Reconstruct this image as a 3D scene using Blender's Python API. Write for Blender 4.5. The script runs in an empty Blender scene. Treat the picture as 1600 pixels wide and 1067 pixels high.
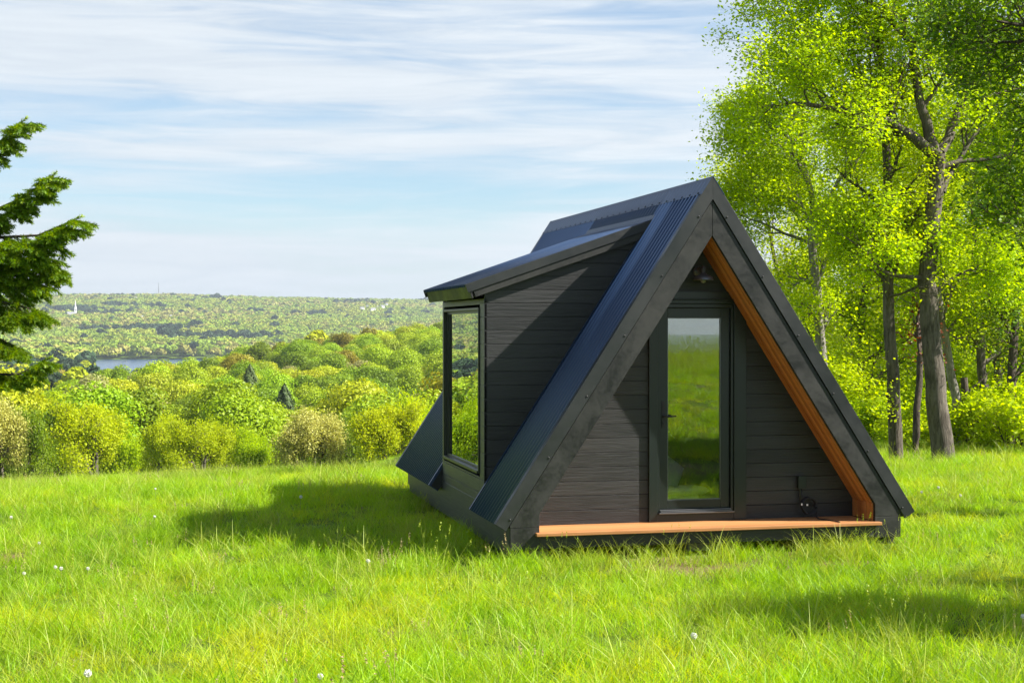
import bpy, math, random
import numpy as np
from mathutils import Vector, Matrix, noise
R = math.radians
S = bpy.context.scene
C = S.collection
rnd = random.Random(7)
rng = np.random.default_rng(7)

# ------------------------------------------------------------------ camera
F, PITCH, YAW = 2288.3, -0.0084, 0.2331
CAM = Vector((-5.275, -13.63, 1.8607))
cd = bpy.data.cameras.new('camera'); cam = bpy.data.objects.new('camera', cd); C.objects.link(cam)
cd.sensor_width = 36; cd.lens = 36*F/1600; cd.clip_start = .1; cd.clip_end = 30000
cam.location = CAM; cam.rotation_euler = (math.pi/2+PITCH, 0, -YAW)
S.camera = cam
FW = Vector((math.sin(YAW)*math.cos(PITCH), math.cos(YAW)*math.cos(PITCH), math.sin(PITCH)))
RT = Vector((math.cos(YAW), -math.sin(YAW), 0)); UP = RT.cross(FW)
def P(px, py, d):            # where a thing stands: bearing and distance read off the photograph
    return CAM + (FW + RT*((px-800)/F) - UP*((py-533.5)/F))*d

# ------------------------------------------------------------------ light
SUN = Vector((2.31, -.95, 2.19)).normalized()      # towards the sun
el = math.asin(SUN.z); azs = math.atan2(SUN.x, SUN.y)
W = bpy.data.worlds.new('World'); S.world = W; W.use_nodes = True
def nodes(nt):
    nt.nodes.clear()
    def N(t, **k):
        n = nt.nodes.new(t)
        for a, b in k.items():
            if a == 'ins':
                for i, v in b.items():
                    if isinstance(v, bpy.types.NodeSocket): nt.links.new(v, n.inputs[i])
                    else: n.inputs[i].default_value = v
            else: setattr(n, a, b)
        return n
    return N
def ramp(n, stops):
    e = n.color_ramp.elements
    while len(e) > 1: e.remove(e[-1])
    for i, (p, c) in enumerate(stops):
        q = e[0] if i == 0 else e.new(p)
        q.position = p; q.color = (*c, 1) if len(c) == 3 else c
N = nodes(W.node_tree)
sky = N('ShaderNodeTexSky', sky_type='NISHITA', sun_disc=False, sun_elevation=el, sun_rotation=azs, altitude=200, air_density=1.0, dust_density=.6, ozone_density=1.4)
tc = N('ShaderNodeTexCoord')
mp = N('ShaderNodeMapping', ins={'Vector': tc.outputs['Generated'], 'Rotation': (0, R(2.5), 0), 'Scale': (1.1, 1.1, 11)})
nz = N('ShaderNodeTexNoise', ins={'Vector': mp.outputs[0], 'Scale': 1.5, 'Detail': 9, 'Roughness': .50, 'Distortion': .35})
mp2 = N('ShaderNodeMapping', ins={'Vector': tc.outputs['Generated'], 'Location': (3, 1, 2), 'Scale': (3.2, 3.2, 36)})
nz2 = N('ShaderNodeTexNoise', ins={'Vector': mp2.outputs[0], 'Scale': 2.2, 'Detail': 8, 'Roughness': .6, 'Distortion': .8})
sx = N('ShaderNodeSeparateXYZ', ins={0: tc.outputs['Generated']})
zr = N('ShaderNodeValToRGB', ins={0: sx.outputs[2]})
ramp(zr, [(0, (.55,)*3), (.045, (.46,)*3), (.082, (.27,)*3), (.10, (.36,)*3), (.125, (.60,)*3), (.19, (.66,)*3), (.235, (.28,)*3), (.40, (.45,)*3), (1, (.35,)*3)])
a1 = N('ShaderNodeMath', operation='MULTIPLY_ADD', ins={0: nz2.outputs[0], 1: .75, 2: N('ShaderNodeMath', operation='MULTIPLY', ins={0: nz.outputs[0], 1: 2.0}).outputs[0]})
a2 = N('ShaderNodeMath', operation='ADD', ins={0: a1.outputs[0], 1: zr.outputs[0]})
cr = N('ShaderNodeMapRange', interpolation_type='SMOOTHSTEP', ins={0: a2.outputs[0], 1: 1.50, 2: 2.10, 3: 0.0, 4: .96})
wht = N('ShaderNodeMix', data_type='RGBA', ins={0: nz2.outputs[0], 6: (3.9, 4.5, 5.2, 1), 7: (6.5, 6.8, 7.0, 1)})
skb = N('ShaderNodeMix', data_type='RGBA', blend_type='MULTIPLY', ins={0: 1.0, 6: sky.outputs[0], 7: (.86, .99, 1.06, 1)})
CLOUD = N('ShaderNodeMix', data_type='RGBA', ins={0: cr.outputs[0], 6: skb.outputs[2], 7: wht.outputs[2]})
bg = N('ShaderNodeBackground', ins={0: CLOUD.outputs[2], 1: .058})
wo = N('ShaderNodeOutputWorld', ins={0: bg.outputs[0]})
ld = bpy.data.lights.new('sun', 'SUN'); ld.energy = 5.0; ld.angle = R(.53); ld.color = (1, .95, .86)
lo = bpy.data.objects.new('sun', ld); C.objects.link(lo); lo.rotation_euler = SUN.to_track_quat('Z', 'Y').to_euler()
S.view_settings.view_transform = 'Standard'; S.view_settings.look = 'None'
S.view_settings.exposure = 1.4; S.view_settings.gamma = 1
S.render.engine = 'CYCLES'
S.cycles.max_bounces = 8; S.cycles.transparent_max_bounces = 12; S.cycles.volume_bounces = 0

# ------------------------------------------------------------------ helpers
def prop(o, label=None, cat=None, group=None, kind=None):
    if label: o['label'] = label
    if cat: o['category'] = cat
    if group: o['group'] = group
    if kind: o['kind'] = kind
    return o
def empty(name, loc=(0, 0, 0), label=None, cat=None, group=None):
    o = bpy.data.objects.new(name, None); C.objects.link(o); o.location = loc; o.empty_display_size = .2
    return prop(o, label, cat, group)
def link(name, me, m=None, parent=None, loc=None, smooth=False):
    if m is not None and not me.materials: me.materials.append(m)
    o = bpy.data.objects.new(name, me); C.objects.link(o)
    if parent: o.parent = parent
    if loc is not None: o.location = loc
    if smooth:
        me.polygons.foreach_set('use_smooth', [True]*len(me.polygons))
    return o
def mesh_np(name, V, Q, m=None):
    me = bpy.data.meshes.new(name)
    V = np.asarray(V, np.float32); Q = np.asarray(Q, np.int32); k = Q.shape[1]
    me.vertices.add(len(V)); me.vertices.foreach_set('co', V.ravel())
    me.loops.add(Q.size); me.loops.foreach_set('vertex_index', Q.ravel())
    me.polygons.add(len(Q)); me.polygons.foreach_set('loop_start', np.arange(0, Q.size, k, dtype=np.int32))
    me.update(calc_edges=True)
    if m: me.materials.append(m)
    return me
class MB:
    def __init__(s): s.v = []; s.f = []
    def add(s, vs, fs):
        b = len(s.v); s.v += [tuple(v) for v in vs]; s.f += [[b+i for i in f] for f in fs]; return s
    def box(s, x0, x1, y0, y1, z0, z1):
        return s.add([(x, y, z) for z in (z0, z1) for y in (y0, y1) for x in (x0, x1)],
                     [(0, 2, 3, 1), (4, 5, 7, 6), (0, 1, 5, 4), (2, 6, 7, 3), (0, 4, 6, 2), (1, 3, 7, 5)])
    def prism(s, poly, fn, a, b):      # poly: 2-D points, fn(u,v,w)->xyz, between w=a and w=b
        n = len(poly)
        vs = [fn(u, v, a) for u, v in poly]+[fn(u, v, b) for u, v in poly]
        return s.add(vs, [list(range(n))[::-1], list(range(n, 2*n))]+[(i, (i+1) % n, n+(i+1) % n, n+i) for i in range(n)])
    def lathe(s, prof, n=20, o=(0, 0, 0)):
        k = len(prof); b = len(s.v)
        for r, z in prof:
            for i in range(n):
                a = 2*math.pi*i/n; s.v.append((o[0]+r*math.cos(a), o[1]+r*math.sin(a), o[2]+z))
        for j in range(k-1):
            for i in range(n):
                s.f.append([b+j*n+i, b+j*n+(i+1) % n, b+(j+1)*n+(i+1) % n, b+(j+1)*n+i])
        return s
    def tube(s, pts, rad, n=6, cap=True):
        pts = [Vector(p) for p in pts]
        if not hasattr(rad, '__len__'): rad = [rad]*len(pts)
        b = len(s.v); up = Vector((0.13, .21, .97))
        for i, p in enumerate(pts):
            t = (pts[min(i+1, len(pts)-1)]-pts[max(i-1, 0)])
            t = t.normalized() if t.length > 1e-9 else Vector((0, 0, 1))
            x = t.cross(up)
            if x.length < .15: x = t.cross(Vector((1, 0, 0)))
            x.normalize(); y = t.cross(x)
            for k in range(n):
                a = 2*math.pi*k/n; q = p+x*(rad[i]*math.cos(a))+y*(rad[i]*math.sin(a)); s.v.append(tuple(q))
        for i in range(len(pts)-1):
            for k in range(n):
                s.f.append([b+i*n+k, b+i*n+(k+1) % n, b+(i+1)*n+(k+1) % n, b+(i+1)*n+k])
        if cap:
            s.f.append([b+k for k in range(n)][::-1]); s.f.append([b+(len(pts)-1)*n+k for k in range(n)])
        return s
    def mesh(s, name):
        me = bpy.data.meshes.new(name); me.from_pydata(s.v, [], s.f); me.update(); return me
    def build(s, name, m, parent=None, smooth=False, bevel=0, loc=None, label=None, recalc=True):
        me = s.mesh(name)
        if recalc:
            import bmesh
            bm = bmesh.new(); bm.from_mesh(me); bmesh.ops.recalc_face_normals(bm, faces=bm.faces); bm.to_mesh(me); bm.free()
        o = link(name, me, m, parent, loc, smooth)
        if bevel:
            q = o.modifiers.new('bevel', 'BEVEL'); q.width = bevel; q.segments = 2; q.limit_method = 'ANGLE'
        if label: o['label'] = label
        return o
def clip(poly, a, b, c):               # keep a*u+b*v<=c
    out = []
    for i in range(len(poly)):
        p, q = poly[i], poly[(i+1) % len(poly)]
        dp, dq = a*p[0]+b*p[1]-c, a*q[0]+b*q[1]-c
        if dp <= 0: out.append(p)
        if (dp < 0) != (dq < 0) and dp != dq:
            t = dp/(dp-dq); out.append((p[0]+t*(q[0]-p[0]), p[1]+t*(q[1]-p[1])))
    return out

# ------------------------------------------------------------------ materials
def mat(name): 
    m = bpy.data.materials.new(name); m.use_nodes = True; return m, nodes(m.node_tree)
def out(N, s, vol=None):
    return N('ShaderNodeOutputMaterial', ins={0: s})
def plain(name, col, rough=.5, metal=0, bump=0, bscale=40, var=.0, spec=.5, coat=0):
    m, N = mat(name)
    t = N('ShaderNodeTexCoord')
    nz = N('ShaderNodeTexNoise', ins={'Vector': t.outputs['Object'], 'Scale': bscale, 'Detail': 5})
    c = N('ShaderNodeMix', data_type='RGBA', ins={0: nz.outputs[0], 6: (*[v*(1-var) for v in col], 1), 7: (*[min(1, v*(1+var)) for v in col], 1)})
    bp = N('ShaderNodeBump', ins={'Height': nz.outputs[0], 'Strength': bump, 'Distance': .01})
    p = N('ShaderNodeBsdfPrincipled', ins={'Base Color': c.outputs[2], 'Roughness': rough, 'Metallic': metal, 'Specular IOR Level': spec, 'Coat Weight': coat, 'Normal': bp.outputs[0]})
    out(N, p.outputs[0]); return m
def wood(name, c0, c1, axis='x', rough=.55, gscale=14, bump=.35, blotch=0, spec=.5, board=0, bd_axis=2):
    """grain stretched along one axis, optional blotches and per-board tone"""
    m, N = mat(name)
    t = N('ShaderNodeTexCoord')
    sc = {'x': (.55, 9, 9), 'y': (9, .55, 9), 'z': (9, 9, .55)}[axis]
    mpn = N('ShaderNodeMapping', ins={'Vector': t.outputs['Object'], 'Scale': sc})
    g = N('ShaderNodeTexNoise', ins={'Vector': mpn.outputs[0], 'Scale': gscale/3, 'Detail': 8, 'Roughness': .62, 'Distortion': .9})
    b = N('ShaderNodeTexNoise', ins={'Vector': t.outputs['Object'], 'Scale': 2.3, 'Detail': 6, 'Roughness': .6})
    f = N('ShaderNodeMath', operation='MULTIPLY_ADD', ins={0: b.outputs[0], 1: blotch, 2: g.outputs[0]})
    isl = N('ShaderNodeNewGeometry')
    f2 = N('ShaderNodeMath', operation='MULTIPLY_ADD', ins={0: isl.outputs['Random Per Island'], 1: board, 2: f.outputs[0]})
    mr = N('ShaderNodeMapRange', ins={0: f2.outputs[0], 1: .32+blotch*.4+board*.2, 2: .72+blotch*.6+board*.8, 3: 0, 4: 1})
    c = N('ShaderNodeMix', data_type='RGBA', ins={0: mr.outputs[0], 6: (*c0, 1), 7: (*c1, 1)})
    bp = N('ShaderNodeBump', ins={'Height': g.outputs[0], 'Strength': bump, 'Distance': .006})
    rr = N('ShaderNodeMapRange', ins={0: g.outputs[0], 3: rough-.12, 4: rough+.15})
    p = N('ShaderNodeBsdfPrincipled', ins={'Base Color': c.outputs[2], 'Roughness': rr.outputs[0], 'Specular IOR Level': spec, 'Normal': bp.outputs[0]})
    out(N, p.outputs[0]); return m
def leaf(name, ca, cb, trans=.45, rough=.5, objvar=.25, tip=None, island=True, spec=.25):
    """leaf or blade: each one its own tone, each plant its own tone"""
    m, N = mat(name)
    g = N('ShaderNodeNewGeometry'); oi = N('ShaderNodeObjectInfo')
    r = g.outputs['Random Per Island'] if island else oi.outputs['Random']
    c = N('ShaderNodeMix', data_type='RGBA', ins={0: r, 6: (*ca, 1), 7: (*cb, 1)})
    hv = N('ShaderNodeMapRange', ins={0: oi.outputs['Random'], 3: .5-.028*objvar/.25, 4: .5+.006*objvar/.25})
    vv = N('ShaderNodeMath', operation='MULTIPLY', ins={0: oi.outputs['Random'], 1: 37.7})
    fr = N('ShaderNodeMath', operation='FRACT', ins={0: vv.outputs[0]})
    v2 = N('ShaderNodeMapRange', ins={0: fr.outputs[0], 3: 1-objvar, 4: 1+objvar})
    hs = N('ShaderNodeHueSaturation', ins={'Hue': hv.outputs[0], 'Value': v2.outputs[0], 'Color': c.outputs[2]})
    d = N('ShaderNodeBsdfPrincipled', ins={'Base Color': hs.outputs[0], 'Roughness': rough, 'Specular IOR Level': spec})
    th = N('ShaderNodeHueSaturation', ins={'Hue': .488, 'Saturation': 1.12, 'Value': 1.25, 'Color': hs.outputs[0]})
    tr = N('ShaderNodeBsdfTranslucent', ins={0: th.outputs[0]})
    mx = N('ShaderNodeMixShader', ins={0: trans, 1: d.outputs[0], 2: tr.outputs[0]})
    out(N, mx.outputs[0]); return m
def bark(name, ca, cb, s=1.0):
    m, N = mat(name)
    t = N('ShaderNodeTexCoord')
    mpn = N('ShaderNodeMapping', ins={'Vector': t.outputs['Object'], 'Scale': (9*s, 9*s, 1.6*s)})
    v = N('ShaderNodeTexNoise', ins={'Vector': mpn.outputs[0], 'Scale': 2.6, 'Detail': 8, 'Roughness': .68, 'Distortion': .6})
    b = N('ShaderNodeTexNoise', ins={'Vector': t.outputs['Object'], 'Scale': 1.7*s, 'Detail': 4})
    f = N('ShaderNodeMath', operation='MULTIPLY_ADD', ins={0: b.outputs[0], 1: .6, 2: v.outputs[0]})
    mr = N('ShaderNodeMapRange', ins={0: f.outputs[0], 1: .6, 2: 1.05})
    c = N('ShaderNodeMix', data_type='RGBA', ins={0: mr.outputs[0], 6: (*ca, 1), 7: (*cb, 1)})
    bp = N('ShaderNodeBump', ins={'Height': v.outputs[0], 'Strength': .9, 'Distance': .05})
    p = N('ShaderNodeBsdfPrincipled', ins={'Base Color': c.outputs[2], 'Roughness': .9, 'Specular IOR Level': .2, 'Normal': bp.outputs[0]})
    out(N, p.outputs[0]); return m
def glass(name, tint, refl, rough=0.0):
    m, N = mat(name)
    fz = N('ShaderNodeFresnel', ins={0: 1.5})
    k = N('ShaderNodeMath', operation='MULTIPLY_ADD', use_clamp=True, ins={0: fz.outputs[0], 1: 1.25, 2: refl})
    tr = N('ShaderNodeBsdfTransparent', ins={0: (*tint, 1)})
    nzt = N('ShaderNodeTexNoise', ins={'Scale': 1.3, 'Detail': 1})
    bp = N('ShaderNodeBump', ins={'Height': nzt.outputs[0], 'Strength': .02, 'Distance': .02})
    gl = N('ShaderNodeBsdfGlossy', ins={0: (.9, .95, .92, 1), 1: rough, 'Normal': bp.outputs[0]})
    mx = N('ShaderNodeMixShader', ins={0: k.outputs[0], 1: tr.outputs[0], 2: gl.outputs[0]})
    out(N, mx.outputs[0]); return m

M = {}
M['siding'] = wood('black_stained_siding', (.0045, .005, .0058), (.028, .0278, .0285), 'x', .5, 16, .7, .3, .5, .35)
M['siding_y'] = wood('black_stained_siding_side', (.012, .014, .014), (.04, .042, .04), 'y', .42, 14, .4, .35, .6, .4)
def stained(name, c0, c1, scale, rough, spec):
    m, N = mat(name); t = N('ShaderNodeTexCoord')
    a = N('ShaderNodeTexNoise', ins={'Vector': t.outputs['Object'], 'Scale': scale, 'Detail': 9, 'Roughness': .68, 'Distortion': .4})
    b = N('ShaderNodeTexNoise', ins={'Vector': t.outputs['Object'], 'Scale': scale*14, 'Detail': 4})
    f = N('ShaderNodeMath', operation='MULTIPLY_ADD', ins={0: b.outputs[0], 1: .3, 2: a.outputs[0]})
    r = N('ShaderNodeMapRange', ins={0: f.outputs[0], 1: .52, 2: .80})
    c = N('ShaderNodeMix', data_type='RGBA', ins={0: r.outputs[0], 6: (*c0, 1), 7: (*c1, 1)})
    rr = N('ShaderNodeMapRange', ins={0: f.outputs[0], 1: .5, 2: .8, 3: rough-.1, 4: rough+.15})
    bp = N('ShaderNodeBump', ins={'Height': f.outputs[0], 'Strength': .3, 'Distance': .004})
    p = N('ShaderNodeBsdfPrincipled', ins={'Base Color': c.outputs[2], 'Roughness': rr.outputs[0], 'Specular IOR Level': spec, 'Normal': bp.outputs[0]})
    out(N, p.outputs[0]); return m
M['trim'] = stained('charcoal_metal_trim', (.010, .0115, .0125), (.016, .018, .019), 1.1, .42, .5)
M['fascia'] = stained('black_stained_fascia', (.0065, .0068, .0065), (.026, .026, .024), 2.2, .5, .4)
M['cedar'] = wood('cedar_boards', (.27, .078, .016), (.54, .21, .055), 'y', .45, 12, .2, .3, .4, .9)
M['cedar_x'] = wood('cedar_deck', (.30, .125, .042), (.52, .25, .095), 'x', .5, 12, .3, .2, .4, .6)
M['metal'] = plain('navy_black_metal', (.015, .036, .088), .42, .12, .04, 3, .12, .45)
M['black'] = plain('black_paint', (.005, .009, .008), .38, 0, .02, 8, .2, .5)
M['alu'] = plain('anodised_sill', (.16, .16, .17), .35, .9, 0, 8, .1)
M['rubber'] = plain('black_rubber', (.008, .008, .009), .55, 0, 0, 8, .2)
M['tagw'] = plain('white_tag', (.75, .75, .75), .6)
M['linen'] = plain('white_linen', (.85, .87, .9), .85, 0, .3, 9, .06)
M['inner'] = wood('interior_boards', (.10, .055, .03), (.2, .12, .07), 'y', .6, 12, .2, 0, .3, .5)
M['glass_door'] = glass('door_glass', (.86, .9, .88), .13)
M['glass_win'] = glass('window_glass', (.7, .78, .74), .25)
M['bulb'] = plain('frosted_bulb', (.18, .18, .19), .3)
M['lamp'] = plain('lamp_enamel', (.10, .105, .13), .34, .5, 0, 8, .1)
M['concrete'] = plain('concrete_pier', (.22, .21, .2), .9, 0, .5, 12, .3)

# ------------------------------------------------------------------ terrain
def sstep(a, b, x):
    t = np.clip((x-a)/(b-a), 0, 1); return t*t*(3-2*t)
def vnoise(x, y, s, seed=0):           # smooth pseudo-noise from a few sines, -1..1
    a = seed*1.7
    return (np.sin(x/s+1.3+a)*np.sin(y/s*1.1+.7+a*2)+.6*np.sin(x/s*1.9-y/s*.8+2.1+a)+.5*np.sin(y/s*2.3+x/s*.6+a*3)+.35*np.sin(x/s*3.7+y/s*3.1+a))/2.1
PXR = np.array([-3000, -900, -200, 0, 200, 330, 450, 560, 690, 900, 1600, 4000.])
RR = np.array([300, 300, 300, 300, 380, 450, 500, 550, 600, 600, 600, 600.])
GR = np.array([-25, -25, -24.5, -23.4, -22.5, -20.4, -16.0, -13.6, -9.5, -11, -10, -10.])
def ground_z(x, y):
    x = np.asarray(x, float); y = np.asarray(y, float)
    # the meadow
    z = np.where(y < -13.6, .36+.016*(-13.6-np.maximum(y, -40)), -.40+.0603*np.maximum(0, -1-y))
    z = z - .08*np.clip(-40-y, 0, 400)
    z = z-.026*np.clip(-x-2.5, 0, 30)*sstep(-12, 2, y)-.24*sstep(4, 15, y)
    z = z+.035*vnoise(x, y, 1.7)+.05*vnoise(x, y, 5.1, 1)*sstep(2, 12, np.hypot(x, y-3))
    yc = 8.5+15*sstep(2, 11, x)
    s = y-yc
    z = z-.100*(np.where(s > 0, s, 0)**2/(np.abs(s)+4.5))
    # beyond it
    dx = x-CAM.x; dy = y-CAM.y; r = np.hypot(dx, dy)
    f = dx*math.sin(YAW)+dy*math.cos(YAW); q = dx*math.cos(YAW)-dy*math.sin(YAW)
    ang = np.arctan2(q, f); px = 800+F*np.tan(np.clip(ang, -1.1, 1.1))
    rr = np.interp(px, PXR, RR); gr = np.interp(px, PXR, GR)
    far = np.zeros_like(r)
    kr = [0, 110, 165, 230]
    kz = [-9, -9.6, -19, -23.5]
    zz = np.interp(r, kr, kz)
    zz = np.where(r > 230, -23.5+(gr+23.5)*sstep(230, rr, r), zz)
    zz = np.where(r > rr, gr+(-37-gr)*sstep(rr, rr+420, r), zz)
    hill = np.interp(r, [2010, 2400, 3000, 4000, 4600, 5400, 9000], [-36.5, -24, 6, 58, 84, 60, 40])
    sky_px = np.interp(px, [-1500, -300, 0, 120, 260, 400, 560, 700, 1100, 1600, 3000], [.85, .92, 1.02, 1.06, 1.12, 1.05, .95, .87, .93, .9, .9])
    hill = np.where(hill > 0, hill*sky_px, hill)+sstep(2100, 2800, r)*(9*vnoise(x, y, 330)+5*vnoise(x, y, 120, 2))*(1-.55*sstep(4100, 4600, r))
    zz = np.where(r > 2010, hill, zz)
    zz = zz+1.3*vnoise(x, y, 37, 3)*sstep(150, 260, r)*(1-sstep(1000, 1250, r))
    lake = sstep(1040, 1090, r)*(1-sstep(1970, 2010, r))*sstep(130, 175, px)
    zz = zz-3.5*lake
    w = sstep(75, 125, r)*sstep(.2, .45, f/np.maximum(r, 1e-6))
    # away from the view the hill just goes on falling
    z = np.maximum(z, -40)
    return z*(1-w)+zz*w
def gz(x, y): return float(ground_z(x, y))

m, N = mat('meadow_soil_and_turf')
t = N('ShaderNodeTexCoord')
n1 = N('ShaderNodeTexNoise', ins={'Vector': t.outputs['Object'], 'Scale': .7, 'Detail': 8, 'Roughness': .6})
n2 = N('ShaderNodeTexNoise', ins={'Vector': t.outputs['Object'], 'Scale': 14, 'Detail': 8, 'Roughness': .7})
c1 = N('ShaderNodeMix', data_type='RGBA', ins={0: n2.outputs[0], 6: (.045, .075, .008, 1), 7: (.14, .22, .02, 1)})
c2 = N('ShaderNodeMapRange', ins={0: n1.outputs[0], 1: .60, 2: .70})
wear = c2.outputs[0]
for (wx, wy, ww) in ((6.2, -1.0, 1.3), (-.5, -.5, .9), (1.9, -5.2, .8), (.8, -.5, .7)):
    dd = N('ShaderNodeVectorMath', operation='DISTANCE', ins={0: t.outputs['Object'], 1: (wx, wy, -.4)})
    wv = N('ShaderNodeMapRange', ins={0: dd.outputs['Value'], 1: ww*.5, 2: ww, 3: 1, 4: 0})
    wear = N('ShaderNodeMath', operation='MAXIMUM', ins={0: wear, 1: wv.outputs[0]}).outputs[0]
n3 = N('ShaderNodeTexNoise', ins={'Vector': t.outputs['Object'], 'Scale': 22, 'Detail': 6})
so = N('ShaderNodeMix', data_type='RGBA', ins={0: n3.outputs[0], 6: (.10, .065, .035, 1), 7: (.24, .17, .10, 1)})
c3 = N('ShaderNodeMix', data_type='RGBA', ins={0: wear, 6: c1.outputs[2], 7: so.outputs[2]})
bp = N('ShaderNodeBump', ins={'Height': n2.outputs[0], 'Strength': .8, 'Distance': .05})
p = N('ShaderNodeBsdfPrincipled', ins={'Base Color': c3.outputs[2], 'Roughness': .95, 'Specular IOR Level': .1, 'Normal': bp.outputs[0]})
out(N, p.outputs[0]); M['ground'] = m
m, N = mat('lake_water')
n2 = N('ShaderNodeTexNoise', ins={'Scale': .25, 'Detail': 6})
t = N('ShaderNodeTexCoord')
bp = N('ShaderNodeBump', ins={'Height': n2.outputs[0], 'Strength': .35, 'Distance': .6})
p = N('ShaderNodeBsdfPrincipled', ins={'Base Color': (.03, .07, .15, 1), 'Roughness': .22, 'Specular IOR Level': .6, 'Normal': bp.outputs[0]})
out(N, p.outputs[0]); M['water'] = m

rad = np.concatenate([[0], np.linspace(1, 60, 90), np.geomspace(61.5, 9000, 170)])
na = 540
A = np.linspace(0, 2*np.pi, na, endpoint=False)
# finer bearings inside the view
A = np.sort(np.concatenate([A, YAW+np.linspace(-.75, .5, 500)]))
A = np.unique(np.mod(A, 2*np.pi)); na = len(A)
X = CAM.x+np.outer(rad[1:], np.sin(A)); Y = CAM.y+np.outer(rad[1:], np.cos(A)); Z = ground_z(X, Y)
V = np.concatenate([[[CAM.x, CAM.y, gz(CAM.x, CAM.y)]], np.stack([X, Y, Z], -1).reshape(-1, 3)])
i = np.arange(len(rad)-2)[:, None]; j = np.arange(na)[None]
a = 1+i*na+j; b = 1+i*na+(j+1) % na
Q = np.stack([a, a+na, b+na, b], -1).reshape(-1, 4)
me = mesh_np('ground', V, Q, M['ground'])
import bmesh
bm = bmesh.new(); bm.from_mesh(me); bm.verts.ensure_lookup_table()
for k in range(na): bm.faces.new((bm.verts[0], bm.verts[1+k], bm.verts[1+(k+1) % na]))
bmesh.ops.recalc_face_normals(bm, faces=bm.faces); bm.to_mesh(me); bm.free()
for pl in me.polygons: pl.use_smooth = True
g = link('ground', me); prop(g, kind='structure')
# lake
n = 60; MBk = MB()
az0, az1 = math.atan((120-800)/F), math.atan((700-800)/F)
vs = []; fs = []
for k in range(n+1):
    a_ = YAW+az0+(az1-az0)*k/n
    for r_ in (1045, 2006):
        vs.append((CAM.x+r_*math.sin(a_), CAM.y+r_*math.cos(a_), -38.0))
for k in range(n): fs.append((2*k, 2*k+1, 2*k+3, 2*k+2))
MBk.add(vs, fs); prop(MBk.build('lake', M['water'], recalc=False), kind='structure')

# ------------------------------------------------------------------ the cabin
H, HW, K = 3.35, 2.185, 3.35/2.185          # ridge height over the eave, half width, slope
LEN = 6.23
th = math.atan2(H, HW); cs, sn = math.cos(th), math.sin(th)
cabin = empty('a_frame_cabin', (0, 0, 0), 'small black A-frame cabin with a glass door and a shed dormer, standing in the meadow', 'cabin')
# point on a slope: s = distance down from the ridge, d = depth under the surface, side -1/+1
def sl(side, s, d, y): 
    return (side*(s*cs-d*sn), y, H-s*sn-d*cs)
SL = math.hypot(H, HW)
# structural slabs of the roof
def slab(mb, side, s0, s1, d0, d1, y0, y1):
    p = [sl(side, s, d, y) for y in (y0, y1) for (s, d) in ((s0, d0), (s1, d0), (s1, d1), (s0, d1))]
    return mb.add(p, [(0, 1, 2, 3), (7, 6, 5, 4), (0, 4, 5, 1), (1, 5, 6, 2), (2, 6, 7, 3), (3, 7, 4, 0)])
ym = 1.248; yn = 3.60
s_d = .41                                   # where the dormer roof leaves the main slope
TH = .115
def miter(d): return d*cs/sn
mb = MB()
for side in (-1, 1):
    parts = [(0.055, ym, SL), (ym, yn, s_d+.12), (yn, LEN-.03, SL)] if side < 0 else [(0.055, LEN-.03, SL)]
    for (a_, b_, s1) in parts:
        p = [(0, d_, 0) for d_ in ()]
        q = [sl(side, miter(-0.012+0) if False else s0, d_, y_) for y_ in (a_, b_) for (s0, d_) in ((.012*sn/cs, .012), (s1, .012), (s1, TH), (TH*sn/cs, TH))]
        mb.add(q, [(0, 1, 2, 3), (7, 6, 5, 4), (0, 4, 5, 1), (1, 5, 6, 2), (2, 6, 7, 3), (3, 7, 4, 0)])
roof = mb.build('roof', M['trim'], cabin)
def corr(name, side, s0, s1, y0, y1, parent, tf=None, pitch=.104, amp=.018):
    n_ = max(2, int((y1-y0)/pitch*8)); vs = []; fs = []
    for k in range(n_+1):
        y = y0+(y1-y0)*k/n_
        c_ = math.cos(2*math.pi*y/pitch); h = amp*(math.copysign(abs(c_)**.6, c_))
        for s_ in (s0, s1):
            vs.append(sl(side, s_, -h-.0, y) if tf is None else tf(s_, h, y))
    for k in range(n_): fs.append((2*k, 2*k+2, 2*k+3, 2*k+1))
    o = MB().add(vs, fs).build(name, M['metal'], parent, smooth=True, recalc=False)
    q = o.modifiers.new('s', 'SOLIDIFY'); q.thickness = .003; q.offset = 0
    return o
corr('corrugated_sheet', -1, .02, SL+.015, .035, ym-.01, roof)
corr('corrugated_sheet', -1, .02, s_d+.02, ym-.01, yn+.07, roof)
corr('corrugated_sheet', -1, .02, SL+.015, yn+.07, LEN-.02, roof)
corr('corrugated_sheet', 1, .02, SL+.015, .035, LEN-.02, roof)
# ridge cap with screws
mb = MB(); SCREWS = []
for side in (-1, 1):
    slab(mb, side, -.012, .20, -.017, -.012, -.004, LEN+.01)
    k = .1
    while k < LEN:
        c0 = Vector(sl(side, .182, -.018, k)); nrm = Vector((side*sn, 0, cs))
        SCREWS.append((c0, nrm)); k += .235
cap = mb.build('ridge_cap', M['metal'], roof)
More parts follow.
